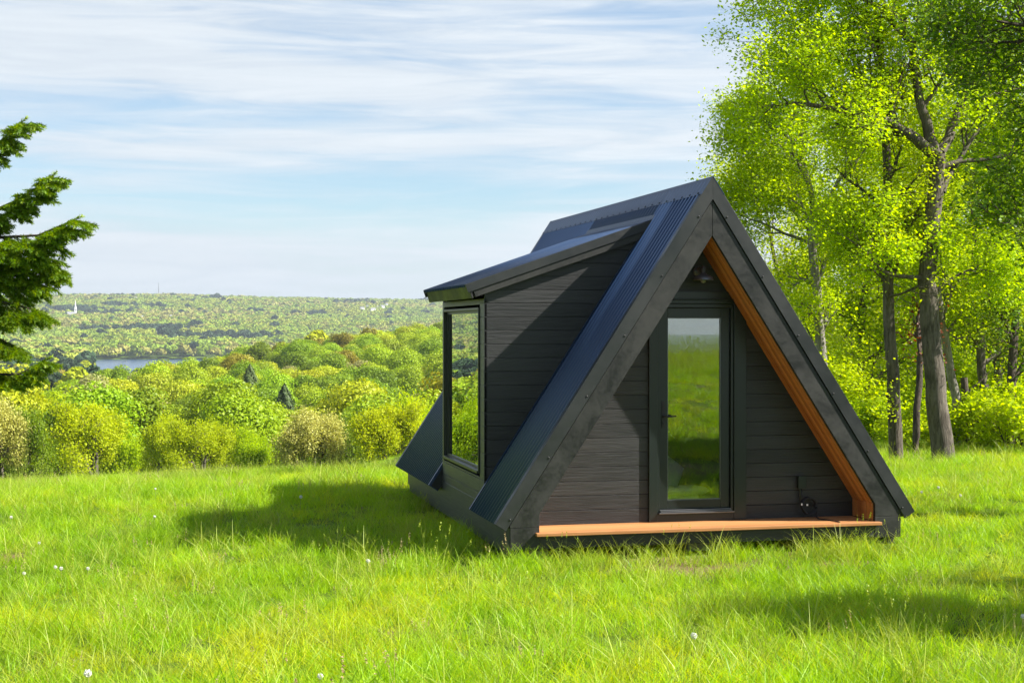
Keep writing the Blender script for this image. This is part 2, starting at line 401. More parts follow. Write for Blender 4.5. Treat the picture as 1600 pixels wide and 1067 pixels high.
# metal rake trim on both gables: a flange over the sheet and a face board
def rake(y0, y1, yb0, yb1, name):
    mb = MB()
    for side in (-1, 1):
        # face
        q = [sl(side, s_, d_, y_) for y_ in (y0, y1) for (s_, d_) in ((-.014*sn/cs, -.014), (SL+.012, -.014), (SL+.012, .112), (.112*sn/cs, .112))]
        mb.add(q, [(0, 1, 2, 3), (7, 6, 5, 4), (0, 4, 5, 1), (1, 5, 6, 2), (2, 6, 7, 3), (3, 7, 4, 0)])
        slab(mb, side, .21, SL+.012, -.0145, -.0105, yb0, yb1)      # flange
    return mb.build(name, M['trim'], roof, bevel=.0025)
rake(-.002, .03, .028, .075, 'rake_trim'); rake(LEN-.01, LEN+.02, LEN-.06, LEN-.012, 'rake_trim')
for side in (-1, 1):
    for s_ in (.30, 1.0, 1.7, 2.4, 3.1, 3.8):
        c0 = Vector(sl(side, s_+.1, .085, -.002)); SCREWS.append((c0, Vector((0, -1, 0))))
scm = MB().lathe([(0, 0), (.011, 0), (.011, .003), (.007, .007), (0, .008)], 8).mesh('screw')
for c0, nr in SCREWS:
    o = link('screw', scm, M['rubber'], roof, c0); o.rotation_euler = nr.to_track_quat('Z', 'Y').to_euler()
# wood fascia boards under the trim; joint at the apex; bottom cut level
def fascia(side, y0, y1):
    p = [(.0015, 3.134), (2.058, -.022), (2.058, -.046), (1.764, -.046), (1.764, .081), (.0015, 2.783)]
    return MB().prism(p, lambda u, v, w: (side*u, w, v), y0, y1)
for side in (-1, 1):
    fascia(side, .012, .055).build('fascia_board', M['fascia'], cabin, bevel=.003)
    fascia(side, LEN-.06, LEN-.02).build('fascia_board', M['fascia'], cabin)
    # block under the fascia foot
    MB().box(*sorted((side*1.764, side*2.052)), .014, .058, -.262, -.048).build('foot_block', M['fascia'], cabin, bevel=.003)
# cedar lining of the porch: three boards on each slope plus the short upright
zi = lambda x: 2.785-K*abs(x)
for side in (-1, 1):
    mb = MB(); w = .44/7
    for k in range(7):
        y0, y1 = .058+k*w, .058+(k+1)*w-.004
        h0 = .307+(.004 if k % 2 else 0)+.006
        q = [sl(side, s_, d_, y_) for y_ in (y0, y1) for (s_, d_) in ((.285*sn/cs, .285), (3.69, .285), (3.69, h0), (h0*sn/cs, h0))]
        mb.add(q, [(0, 1, 2, 3), (7, 6, 5, 4), (0, 4, 5, 1), (1, 5, 6, 2), (2, 6, 7, 3), (3, 7, 4, 0)])
        a_, b_ = sorted((side*(1.753+(.003 if k % 2 else 0)), side*1.80))
        mb.box(a_, b_, y0, y1, -.092, .100)
    mb.build('cedar_lining', M['cedar'], cabin)
# front wall: level boards clipped to the opening
WY = .50
def boards(mb, poly, z0, z1, h, fn, a_, b_, gap=.005):
    z = z0
    while z < z1:
        p = clip(clip(poly, 0, 1, z+h-gap), 0, -1, -z)
        if len(p) > 2: mb.prism(p, fn, a_, b_)
        z += h
tri = [(-1.79, -.095), (1.79, -.095), (1.79, 0.04), (0, 2.785), (-1.79, .04)]
fn = lambda u, v, w: (u, w, v)
mb = MB()
doorx = .415
# left, right and over the door
for pl in (clip(tri, 1, 0, -doorx), clip(tri, -1, 0, -doorx)): boards(mb, pl, -.095, 2.9, .1435, fn, WY, WY+.025)
top = clip(clip(clip(tri, 1, 0, doorx), -1, 0, doorx), 0, -1, -2.12)
boards(mb, top, -.095, 2.9, .1435, fn, WY, WY+.025)
mb.build('front_siding', M['siding'], cabin, bevel=.003)
mb = MB()
for pl in (clip(tri, 1, 0, -doorx), clip(tri, -1, 0, -doorx), top): mb.prism(pl, fn, WY+.027, WY+.10)
mb.build('front_wall', M['black'], cabin)
# door
door = MB()
zt, zb = 2.075, .028; gx = .288
door.box(-.383, -gx, WY+.012, WY+.057, zb, zt).box(gx, .383, WY+.012, WY+.057, zb, zt)
door.box(-gx, gx, WY+.012, WY+.057, 1.975, zt).box(-gx, gx, WY+.012, WY+.057, zb, .118)
dr = door.build('door', M['black'], cabin, bevel=.003)
MB().box(-gx, gx, WY+.030, WY+.036, .118, 1.975).build('pane', M['glass_door'], dr)
mb = MB()
b_ = .006
mb.box(-gx, -gx+b_, WY+.018, WY+.029, .118, 1.975).box(gx-b_, gx, WY+.018, WY+.029, .118, 1.975).box(-gx+b_, gx-b_, WY+.018, WY+.029, .118, .118+b_).box(-gx+b_, gx-b_, WY+.018, WY+.029, 1.975-b_, 1.975)
mb.build('glazing_bead', M['alu'], dr)
mb = MB().box(-.352, -.318, WY+.002, WY+.012, .86, 1.13)
mb.tube([(-.335, WY+.004, .975), (-.335, WY-.05, .975)], .010, 10).tube([(-.335, WY-.045, .975), (-.29, WY-.05, .975), (-.215, WY-.047, .977)], [.011, .009, .008], 10)
mb.tube([(-.335, WY+.004, .90), (-.335, WY-.008, .90)], .013, 10)
mb.build('handle', M['rubber'], dr, bevel=.002)
mb = MB()
mb.box(-.503, -.415, WY-.040, WY-.001, -.093, 2.12).box(.415, .548, WY-.040, WY-.001, -.093, 2.12)
mb.box(-.503, .548, WY-.040, WY-.001, 2.122, 2.155).box(-.515, .56, WY-.055, WY-.001, 2.157, 2.170)
mb.box(-.515, .56, WY-.030, WY-.001, 2.172, 2.245)
mb.build('door_casing', M['black'], cabin, bevel=.003)
mb = MB().box(-.414, -.386, WY-.02, WY+.10, -.02, 2.118).box(.386, .414, WY-.02, WY+.10, -.02, 2.118).box(-.385, .385, WY-.02, WY+.10, 2.080, 2.118)
mb.build('door_frame', M['black'], cabin, bevel=.002)
mb = MB().box(-.385, .385, WY-.055, WY+.02, .004, .014).box(-.385, .385, WY-.03, WY+.06, .015, .026).box(-.405, .405, WY-.075, WY-.03, -.012, .002)
mb.build('threshold', M['alu'], cabin, bevel=.003)
MB().box(-.413, .413, WY-.035, WY+.09, -.094, -.014).build('threshold_base', M['black'], cabin)
# deck of the porch
mb = MB()
for k, (a_, b_) in enumerate(((-.045, .10), (.105, .25), (.255, .40), (.405, .56))):
    mb.box(-1.805 if k == 0 else -1.752, 1.815 if k == 0 else 1.752, a_, b_, -.129, -.0965)
mb.build('porch_deck', M['cedar_x'], cabin, bevel=.004)
mb = MB().box(-1.763, .1, .02, .062, -.255, -.131).box(.104, 1.763, .02, .062, -.255, -.131)
mb.build('rim_joist', M['siding'], cabin, bevel=.003)
# plinth on the long sides and at the back
mb = MB()
for sgn in (-1, 1):
    a_, b_ = sorted((sgn*2.045, sgn*2.005))
    mb.box(a_, b_, .06, LEN-.1, -.245, .05)
    a_, b_ = sorted((sgn*2.03, sgn*1.9)); mb.box(a_, b_, .10, LEN-.15, -.34, -.247)
mb.box(-2.0, 2.0, LEN-.13, LEN-.10, -.24, .05)
mb.build('plinth', M['siding_y'], cabin, bevel=.003)
for x in (-1.75, 0, 1.75):
    for y in (.45, 3.1, 5.7): MB().box(x-.15, x+.15, y-.15, y+.15, -.62, -.26).build('pier', M['concrete'], cabin)
MB().box(-1.99, 1.99, .62, LEN-.14, -.24, -.10).build('floor', M['inner'], cabin)
# gable wall at the back
mb = MB(); boards(mb, [(-2.0, .05), (2.0, .05), (0, 3.1)], .05, 3.1, .1435, fn, LEN-.13, LEN-.10)
mb.build('rear_siding', M['siding'], cabin)
# ceiling lining inside
mb = MB()
for side in (-1, 1):
    for (a_, b_, s1) in ([(.63, ym, 3.8), (yn, LEN-.14, 3.8)] if side < 0 else [(.63, LEN-.14, 3.8)]):
        slab(mb, side, .13, s1, .16, .17, a_, b_)
mb.build('ceiling_boards', M['inner'], cabin)

# dormer ---------------------------------------------------------------
DX = -2.037; KD = .346                       # outer face, slope of its roof
zr_ = lambda x: 2.312+KD*(x+2.24)            # top surface of the dormer roof
thd = math.atan(KD); cd_, sd_ = math.cos(thd), math.sin(thd)
yA, yB = 1.165, yn+.085
def dl(u, d, y):                             # u along the slope from the eave, d depth under it
    return (-2.24+u*cd_+d*sd_, y, 2.312+u*sd_-d*cd_)
UL = 2.03/cd_
dorm_poly = [(DX, -.12), (-1.93, -.12), (-.25, 3.35-.25*K-.12), (-.25, zr_(-.25)-.10), (DX, zr_(DX)-.10)]
for yy, y2 in ((ym, ym+.022), (yn-.04, yn-.018)):
    mb = MB(); boards(mb, dorm_poly, .0, 3.1, .1422, fn, yy, y2); mb.build('dormer_cheek_siding', M['siding'], cabin, bevel=.0025)
for yy, y2 in ((ym+.024, ym+.09), (yn-.11, yn-.042)): MB().prism([(u+(.028 if u == DX else 0), v) for u, v in dorm_poly], fn, yy, y2).build('dormer_cheek', M['black'], cabin)
# outer face around the window
wy0, wy1, wz0, wz1 = 1.47, 3.47, .335, 2.09
mb = MB()
f2 = lambda u, v, w: (w, u, v)
rects = [[(ym+.0, -.10), (wy0-.012, -.10), (wy0-.012, 2.18), (ym+.0, 2.18)], [(wy1+.012, -.10), (yn-.018, -.10), (yn-.018, 2.18), (wy1+.012, 2.18)],
         [(wy0-.010, -.10), (wy1+.010, -.10), (wy1+.010, wz0-.03), (wy0-.010, wz0-.03)], [(wy0-.010, wz1+.03), (wy1+.010, wz1+.03), (wy1+.010, 2.18), (wy0-.010, 2.18)]]
for rc in rects[:2]: boards(mb, rc, -.1422, 2.3, .1422, f2, DX-.004, DX+.018, gap=.003)
boards(mb, rects[2], -.1422, .5, .1422, f2, DX-.004, DX+.018); mb.prism(rects[3], f2, DX-.004, DX+.018)
mb.build('dormer_face_siding', M['siding_y'], cabin, bevel=.002)
mb = MB()
for rc in rects: mb.prism(rc, f2, DX+.02, DX+.026)
mb.build('dormer_face', M['black'], cabin)
win = MB()
e = .028
win.box(DX-.018, DX+.10, wy0, wy0+e, wz0, wz1).box(DX-.018, DX+.10, wy1-e, wy1, wz0, wz1)
win.box(DX-.018, DX+.10, wy0+e, wy1-e, wz1-e, wz1).box(DX-.030, DX+.10, wy0+e, wy1-e, wz0-.0, wz0+e)
win.box(DX+.022, DX+.052, wy0+e, wy0+e+.04, wz0+e, wz1-e).box(DX+.022, DX+.052, wy1-e-.04, wy1-e, wz0+e, wz1-e)
win.box(DX+.022, DX+.052, wy0+e+.04, wy1-e-.04, wz1-e-.03, wz1-e).box(DX+.022, DX+.052, wy0+e+.04, wy1-e-.04, wz0+e, wz0+e+.035)
wn = win.build('dormer_window', M['black'], cabin, bevel=.002)
MB().box(DX+.034, DX+.040, wy0+e+.03, wy1-e-.03, wz0+e+.03, wz1-e-.02).build('pane', M['glass_win'], wn)
MB().box(DX-.022, DX+.021, wy0+e, wy1-e, wz0+e+.001, wz0+e+.006).build('sill', M['alu'], wn)
# dormer roof
mb = MB()
q = [dl(u, d, y) for y in (yA+.03, yB-.03) for (u, d) in ((.03, .014), (UL, .014), (UL, .09), (.03, .09))]
BOXF = [(0, 1, 2, 3), (7, 6, 5, 4), (0, 4, 5, 1), (1, 5, 6, 2), (2, 6, 7, 3), (3, 7, 4, 0)]
mb.add(q, BOXF)
droof = mb.build('dormer_roof', M['trim'], cabin)
corr('corrugated_sheet', -1, -.012, UL, yA+.02, yB-.02, droof, tf=lambda s_, h, y: dl(s_, -h-.002, y))
for a_, b_, c0, c1 in ((yA, yA+.022, yA+.02, yA+.06), (yB-.022, yB, yB-.06, yB-.02)):
    mb = MB()
    mb.add([dl(u, d, y) for y in (a_, b_) for (u, d) in ((-.014, -.014), (UL+.02, -.014), (UL-.03, .075), (-.014, .075))], BOXF)
    mb.add([dl(u, d, y) for y in (c0, c1) for (u, d) in ((-.013, -.0145), (UL-.01, -.0145), (UL-.01, -.011), (-.013, -.011))], BOXF)
    mb.build('rake_trim', M['trim'], droof, bevel=.002)
mb = MB()
for a_, b_ in ((yA+.012, ym-.001), (yn-.017, yB-.012)):
    mb.add([dl(u, d, y) for y in (a_, b_) for (u, d) in ((.05, .0755), (UL-.07, .0755), (UL-.17, .145), (.05, .145))], BOXF)
mb.add([dl(u, d, y) for y in (yA+.012, yB-.012) for (u, d) in ((.010, .010), (.028, .010), (.028, .145), (.010, .145))], BOXF)
mb.add([dl(u, d, y) for y in (ym+.0, yn-.018) for (u, d) in ((.03, .092), (.25, .092), (.25, .11), (.03, .11))], BOXF)
mb.build('eave_board', M['fascia'], droof, bevel=.002)
# flashing where the two roofs meet
mb = MB()
xj = -.225
zf = lambda x: 3.35+K*x
n0 = Vector((-sn, 0, cs)); 
for a_, b_ in ((yA, yB),):
    s_j = abs(xj)/cs
    slab(mb, -1, s_j-.075, s_j+.02, -.018, -.013, a_-.0, b_+.02)
    mb.add([dl(u, d, y) for y in (a_, b_) for (u, d) in ((UL-.10, -.020), (UL+.0, -.020), (UL+.0, -.016), (UL-.10, -.016))], BOXF)
mb.build('flashing', M['metal'], droof)
# edge flashings of the main roof beside the dormer and drip edges at the eaves
mb = MB()
def two(name, m, par, *mbs):
    for q_ in mbs: q_.build(name, m, par)
mb2 = MB()
slab(mb, -1, s_d, SL+.013, -.016, -.012, ym-.045, ym-.003); slab(mb, -1, 3.72, SL+.013, -.012, .115, ym-.003, ym+.001)
slab(mb2, -1, 3.66, SL+.013, -.016, -.012, yn+.02, yn+.06); slab(mb2, -1, 3.66, SL+.013, -.012, .115, yn+.001, yn+.005)
two('side_flashing', M['metal'], roof, mb, mb2)
# lamp over the door
LX, LZ, LY = .02, 2.365, WY-.19
lamp = MB()
lamp.lathe([(0, .03), (.045, .03), (.045, 0), (0, 0)], 18)
for i_ in range(len(lamp.v)):
    x, y, z = lamp.v[i_]; lamp.v[i_] = (LX+x, WY-z, LZ+.085+y)
arc = [(LX, WY-.02, LZ+.085), (LX, WY-.06, LZ+.115), (LX, WY-.12, LZ+.135), (LX, LY+.02, LZ+.13), (LX, LY, LZ+.10)]
lamp.tube(arc, .010, 10)
wl = lamp.build('wall_lamp', M['lamp'], cabin, smooth=True)
prof = [(.006, .125), (.020, .122), (.020, .108), (.028, .106), (.028, .096), (.019, .094), (.019, .062), (.030, .058), (.040, .045), (.070, .036), (.094, .018), (.100, -.004), (.101, -.012), (.098, -.012), (.09, .008), (.06, .024), (.02, .034), (.0, .035)]
MB().lathe(prof, 28, (LX, LY, LZ)).build('shade', M['lamp'], wl, smooth=True)
MB().lathe([(.0, .03), (.018, .03), (.020, .01), (.028, -.012), (.024, -.032), (.0, -.04)], 16, (LX, LY, LZ)).build('bulb', M['bulb'], wl, smooth=True)
# outlet box
mb = MB().box(1.125, 1.20, WY-.055, WY-.001, .215, .335).box(1.118, 1.207, WY-.062, WY-.056, .208, .342)
mb.tube([(1.15, WY-.03, .21), (1.15, WY-.03, .10)], .012, 8)
mb.build('outlet_box', M['black'], cabin, bevel=.004)

# power cord coiled on the deck against the wall
mb = MB(); pts = []
cx_, cz_ = 1.225, .022
for k in range(0, 24*5+1):
    a_ = 2*math.pi*k/24; w_ = .082+.010*math.sin(k*.27)+.003*math.sin(k*1.3)
    pts.append((cx_+w_*math.cos(a_)*.98, WY-.03-.05*(k/120)-.012*(1-math.sin(a_)), cz_+w_*math.sin(a_)))
pts += [(1.30, WY-.09, -.082), (1.28, WY-.20, -.089), (1.34, WY-.32, -.090), (1.36, WY-.42, -.089), (1.37, WY-.50, -.088)]
cord = mb.tube([(1.16, WY-.035, .21), (1.155, WY-.05, .12), (1.14, WY-.045, .06), *pts], .0065, 6).build('power_cord', M['rubber'], smooth=True)
prop(cord, 'black electric cord coiled on the porch deck under the outlet box', 'cord')
for q_ in (MB().box(1.128, 1.142, WY-.105, WY-.101, .040, .062), MB().box(1.184, 1.202, WY-.112, WY-.108, .036, .054)): q_.build('tag', M['tagw'], cord, label='white paper tag on the coiled cord')
# bed seen through the door
bed = empty('bed', (-.7, 1.9, -.10), 'low bed with white linen just inside the glass door', 'bed')
MB().box(-.9, 1.22, -.27, 1.5, 0, .05).build('bed_frame', M['inner'], bed, bevel=.01)
o = MB().box(-.88, 1.2, -.25, 1.48, .052, .13).build('mattress', M['linen'], bed, bevel=.06)
def cushion(w, d, h, n=14):
    mb = MB(); vs = []; fs = []
    for s_ in (1, -1):
        for i_ in range(n+1):
            for j_ in range(n+1):
                u, v = 2*i_/n-1, 2*j_/n-1
                f_ = max(0, (1-u**4)*(1-v**4))**.45
                vs.append((u*w/2*(1-.07*v*v), v*d/2*(1-.07*u*u), s_*h/2*f_))
    for s_ in range(2):
        b_ = s_*(n+1)**2
        for i_ in range(n):
            for j_ in range(n):
                q_ = (b_+i_*(n+1)+j_, b_+(i_+1)*(n+1)+j_, b_+(i_+1)*(n+1)+j_+1, b_+i_*(n+1)+j_+1)
                fs.append(q_ if s_ == 0 else q_[::-1])
    return mb.add(vs, fs)
pw = cushion(.60, .50, .14).build('pillow', M['linen'], None, smooth=True, loc=(.05, 1.86, .26))
pw.rotation_euler = (R(80), R(33), R(4)); prop(pw, 'white pillow leaning on the bed inside the glass door', 'pillow')
bl = cushion(.80, .26, .10).build('folded_blanket', M['linen'], None, smooth=True, loc=(.20, 1.66, .085))
prop(bl, 'pale folded blanket rolled along the near edge of the bed', 'blanket')

# ------------------------------------------------------------------ scatter for uncountable stuff
def proto(name, me):
    return bpy.data.objects.new(name, me)        # never linked: only instanced by a scatter
def scatter(name, pts, rot, scl, idx, protos, label=None, cat=None, tilt=None):
    col = bpy.data.collections.new(name+'_kinds')
    for k, p in enumerate(protos): p.name = '%s_kind_%02d' % (name, k); col.objects.link(p)
    pts = np.asarray(pts, np.float32); n = len(pts)
    me = bpy.data.meshes.new(name); me.vertices.add(n); me.vertices.foreach_set('co', pts.ravel())
    a = me.attributes.new('rot', 'FLOAT_VECTOR', 'POINT')
    rv = np.zeros((n, 3), np.float32); rv[:, 2] = rot
    if tilt is not None: rv[:, :2] = tilt
    a.data.foreach_set('vector', rv.ravel())
    scl = np.asarray(scl, np.float32)
    a = me.attributes.new('scl', 'FLOAT_VECTOR', 'POINT')
    a.data.foreach_set('vector', (np.repeat(scl[:, None], 3, 1) if scl.ndim == 1 else scl).ravel())
    a = me.attributes.new('idx', 'INT', 'POINT'); a.data.foreach_set('value', np.asarray(idx, np.int32))
    o = bpy.data.objects.new(name, me); C.objects.link(o); prop(o, label, cat, kind='stuff')
    ng = bpy.data.node_groups.new(name, 'GeometryNodeTree')
    ng.interface.new_socket('Geometry', in_out='INPUT', socket_type='NodeSocketGeometry')
    ng.interface.new_socket('Geometry', in_out='OUTPUT', socket_type='NodeSocketGeometry')
    L = ng.links.new; n_ = ng.nodes.new
    gi, go = n_('NodeGroupInput'), n_('NodeGroupOutput')
    ci = n_('GeometryNodeCollectionInfo'); ci.inputs[0].default_value = col; ci.inputs[1].default_value = True; ci.inputs[2].default_value = True
    ip = n_('GeometryNodeInstanceOnPoints'); ip.inputs['Pick Instance'].default_value = True
    L(gi.outputs[0], ip.inputs['Points']); L(ci.outputs[0], ip.inputs['Instance'])
    for nm, ty, sk in (('rot', 'FLOAT_VECTOR', 'Rotation'), ('scl', 'FLOAT_VECTOR', 'Scale'), ('idx', 'INT', 'Instance Index')):
        na_ = n_('GeometryNodeInputNamedAttribute'); na_.data_type = ty; na_.inputs[0].default_value = nm
        src = na_.outputs[0]
        if nm == 'rot':
            er = n_('FunctionNodeEulerToRotation'); L(src, er.inputs[0]); src = er.outputs[0]
        L(src, ip.inputs[sk])
    L(ip.outputs[0], go.inputs[0])
    md = o.modifiers.new('scatter', 'NODES'); md.node_group = ng
    return o

# ------------------------------------------------------------------ leaves and trees
def rand_unit(n, r=rng):
    v = r.normal(size=(n, 3)); return v/np.linalg.norm(v, axis=1)[:, None]
def leaf_quads(cen, size, r=rng, flat=.0, aspect=1.5, droop=0):
    """one bent-free rhombus leaf per centre"""
    n = len(cen); nrm = rand_unit(n, r); nrm[:, 2] += flat*np.sign(nrm[:, 2]+1e-6); nrm /= np.linalg.norm(nrm, axis=1)[:, None]
    a = np.cross(nrm, rand_unit(n, r)); a /= np.linalg.norm(a, axis=1)[:, None]
    b = np.cross(nrm, a)
    s = (size*(.6+.8*r.random(n)))[:, None]
    l = a*s*aspect*.5; w = b*s*.5
    V = np.stack([cen-l, cen-l*.05+w, cen+l, cen-l*.05-w], 1).reshape(-1, 3)
    return V, np.arange(4*n).reshape(-1, 4)

class Tree:
    def __init__(s, seed): s.r = random.Random(seed); s.np = np.random.default_rng(seed); s.mb = MB(); s.tips = []; s.tube_min = .004
    def grow(s, p, d, L, rad, lev, maxlev, spread=.9, up=.12, kids=5, wob=.16, first=.25, shrink=.62):
        n = max(3, int(5-lev*.5)+1); pts = [Vector(p)]; d = Vector(d).normalized(); rr = [rad]
        for i in range(n):
            d = (d+Vector((s.r.gauss(0, wob), s.r.gauss(0, wob), s.r.gauss(0, wob*.8)+up*.5))).normalized()
            pts.append(pts[-1]+d*(L/n)); rr.append(max(s.tube_min, rad*(1-.72*(i+1)/n)))
        s.mb.tube(pts, rr, 8 if lev == 0 else 6 if lev == 1 else 4 if lev == 2 else 3, cap=False)
        s.branch_from(pts, rr, L, lev, maxlev, spread, up, kids, wob, first, shrink)
        return pts
    def branch_from(s, pts, rr, L, lev, maxlev, spread=.9, up=.12, kids=5, wob=.16, first=.25, shrink=.62):
        if lev >= maxlev:
            for i in range(1, len(pts)): s.tips.append((pts[i], (pts[i]-pts[i-1]).normalized()))
            return
        if lev == maxlev-1: s.tips.append((pts[-1], (pts[-1]-pts[-2]).normalized()))
        m = len(pts)-1
        for k in range(kids):
            t = first+(1-first)*(k+s.r.random()*.8)/kids; t = min(t, .985)
            i = min(m-1, int(t*m)); q = pts[i].lerp(pts[i+1], t*m-i); dd = (pts[i+1]-pts[i]).normalized()
            ax = dd.orthogonal().normalized(); ax.rotate(Matrix.Rotation(s.r.random()*6.283, 3, dd))
            ang = spread*(.65+.6*s.r.random())
            nd = dd*math.cos(ang)+ax*math.sin(ang)
            nd.z += up*.6
            r0 = rr[i]+(rr[i+1]-rr[i])*(t*m-i)
            s.grow(q, nd, L*shrink*(.75+.5*s.r.random())*(1.08-.35*t), r0*.6, lev+1, maxlev, spread, up, 6 if lev < 2 else 5, wob, .2, shrink)
    def leaves(s, per, size, spread, flat=.5, zsq=.75, aspect=1.5):
        c = np.array([t[0] for t in s.tips]); n = len(c)
        cen = np.repeat(c, per, 0)+s.np.normal(size=(n*per, 3))*np.array([spread, spread, spread*zsq])
        # thin some clumps so gaps open in the crown
        keep = s.np.random(n)[np.repeat(np.arange(n), per)] > .06
        cen = cen[keep]
        return leaf_quads(cen, size, s.np, flat, aspect)
def finish_tree(T, name, loc, leafm, barkm, per, size, spread, flat=.5, lname='crown', tname='trunk', aspect=1.5, **kw):
    t = empty(name, loc, kw.get('label'), kw.get('cat', 'tree'), kw.get('group'))
    me = T.mb.mesh('trunk'); me.polygons.foreach_set('use_smooth', [True]*len(me.polygons))
    link(tname, me, barkm, t)
    V, Q = T.leaves(per, size, spread, flat, aspect=aspect); link(lname, mesh_np('crown', V, Q, leafm), None, t)
    return t
def dup(root, loc, rz=0, sc=1, label=None, group=None, szz=1):
    r = root.copy(); C.objects.link(r); r.location = loc; r.rotation_euler = (0, 0, rz); r.scale = (sc, sc, sc*szz)
    if label: r['label'] = label
    if group: r['group'] = group
    for ch in root.children:
        c = ch.copy(); C.objects.link(c); c.parent = r
    return r

LF = {
 'spring': leaf('spring_leaves', (.29, .45, .007), (.40, .54, .013), .58, objvar=.14, spec=.1),
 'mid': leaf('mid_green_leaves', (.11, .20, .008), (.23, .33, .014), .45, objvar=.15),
 'dark': leaf('shade_toned_leaves', (.08, .17, .006), (.18, .30, .012), .42, objvar=.1),  # darker green puts the shade on the near boughs into the leaf colour
 'yellow': leaf('yellow_green_leaves', (.34, .46, .010), (.45, .54, .02), .52, objvar=.14, spec=.1),
 'tan': leaf('tan_young_leaves', (.42, .45, .09), (.54, .55, .15), .4, objvar=.1),
 'red': leaf('rust_red_leaves', (.16, .05, .02), (.26, .10, .03), .4, objvar=.1),
 'rust': leaf('rusty_green_leaves', (.26, .22, .010), (.36, .33, .02), .4, objvar=.15),
 'pine': leaf('pine_needles', (.06, .11, .03), (.11, .17, .045), .2, objvar=.2),
 'spruce': leaf('spruce_needles', (.07, .15, .010), (.20, .33, .02), .42, objvar=.05),
 'newspruce': leaf('spruce_new_shoots', (.12, .22, .015), (.26, .36, .03), .35, objvar=.05),
}
BK = {'oak': bark('grey_brown_bark', (.040, .032, .025), (.21, .18, .15)), 'pale': bark('pale_grey_bark', (.10, .09, .075), (.40, .37, .32)), 'dark': bark('dark_bark', (.03, .024, .02), (.14, .11, .09))}

WOODG = 'leafy trees at the right edge of the meadow'
def poly_tree(T, limbs, depth, base_loc, jitter=.5):
    """limbs: list of (pixel polyline, start width m, end width m, kids, L, lev)"""
    for (pl, r0, r1, kids, L, ml, first) in limbs:
        pts = []; 
        off = T.r.uniform(-jitter, jitter) if len(pts) else 0
        dz = T.r.uniform(-1.4, 1.4)
        for i, (px, py) in enumerate(pl):
            f_ = i/(len(pl)-1)
            pts.append(P(px, py, depth+(dz*f_ if kids else 0))-Vector(base_loc))
        # smooth a little
        q = [pts[0]]
        for i in range(1, len(pts)):
            q.append(pts[i-1].lerp(pts[i], .5)+Vector((T.r.gauss(0, .02), T.r.gauss(0, .02), T.r.gauss(0, .02)))); q.append(pts[i])
        rr = [r0+(r1-r0)*(i/(len(q)-1))**.8 for i in range(len(q))]
        T.mb.tube(q, rr, 9, cap=False)
        if kids: T.branch_from(q, rr, L, 1, ml, .9, .10, kids, .17, first, .62)

def based(px, depth, py=716):
    p = P(px, py, depth); return Vector((p.x, p.y, gz(p.x, p.y)-.05))
# the big forked oak
b0 = based(1475, 27)
T = Tree(11)
poly_tree(T, [
 ([(1478, 732), (1474, 716), (1466, 650), (1462, 600), (1452, 500), (1448, 440), (1455, 360), (1462, 300), (1466, 240)], .235, .135, 0, 0, 0, 0),
 ([(1466, 243), (1440, 226), (1418, 208), (1390, 190), (1340, 178), (1290, 168), (1240, 162), (1190, 168)], .13, .02, 12, 2.3, 4, .22),
 ([(1462, 240), (1448, 190), (1434, 140), (1424, 70), (1400, -10), (1370, -90)], .12, .03, 11, 2.4, 4, .25),
 ([(1400, 195), (1385, 160), (1350, 125), (1300, 90), (1255, 70), (1215, 60)], .06, .015, 10, 2.1, 4, .2),
 ([(1468, 238), (1490, 190), (1520, 130), (1560, 60), (1600, -20)], .11, .03, 10, 2.4, 4, .3),
 ([(1472, 300), (1490, 262), (1510, 230), (1540, 180), (1590, 120)], .07, .02, 7, 2.0, 4, .4),
 ([(1470, 262), (1500, 252), (1550, 248), (1600, 236), (1660, 215)], .06, .015, 7, 1.9, 4, .3),
 ([(1448, 437), (1425, 433), (1385, 427), (1355, 395), (1320, 370)], .055, .014, 6, 1.6, 4, .35),
 ([(1424, 70), (1380, 20), (1310, -30), (1240, -50)], .06, .02, 9, 2.2, 4, .2),
 ([(1452, 470), (1480, 440), (1520, 420), (1560, 425)], .04, .01, 6, 1.4, 4, .3),
], 27, b0)
finish_tree(T, 'oak_tree', b0, LF['spring'], BK['oak'], 9, .043, .16, label='large grey oak with a forked trunk, its long limb reaching left over the cabin', cat='tree', group=WOODG)
# straight trunk left of it
b1 = based(1399, 27.5)
T = Tree(12)
poly_tree(T, [
 ([(1402, 732), (1400, 716), (1396, 620), (1391, 540), (1388, 450), (1390, 360), (1386, 250), (1378, 140), (1370, 20)], .155, .06, 14, 2.2, 4, .42),
 ([(1390, 455), (1372, 420), (1352, 395), (1325, 372)], .045, .012, 5, 1.5, 4, .3),
 ([(1391, 620), (1360, 612), (1330, 610), (1300, 600)], .025, .008, 5, 1.2, 4, .2),
], 27.5, b1)
finish_tree(T, 'maple_tree', b1, LF['spring'], BK['oak'], 9, .043, .18, label='tall straight grey trunk just left of the forked oak', cat='tree', group=WOODG)
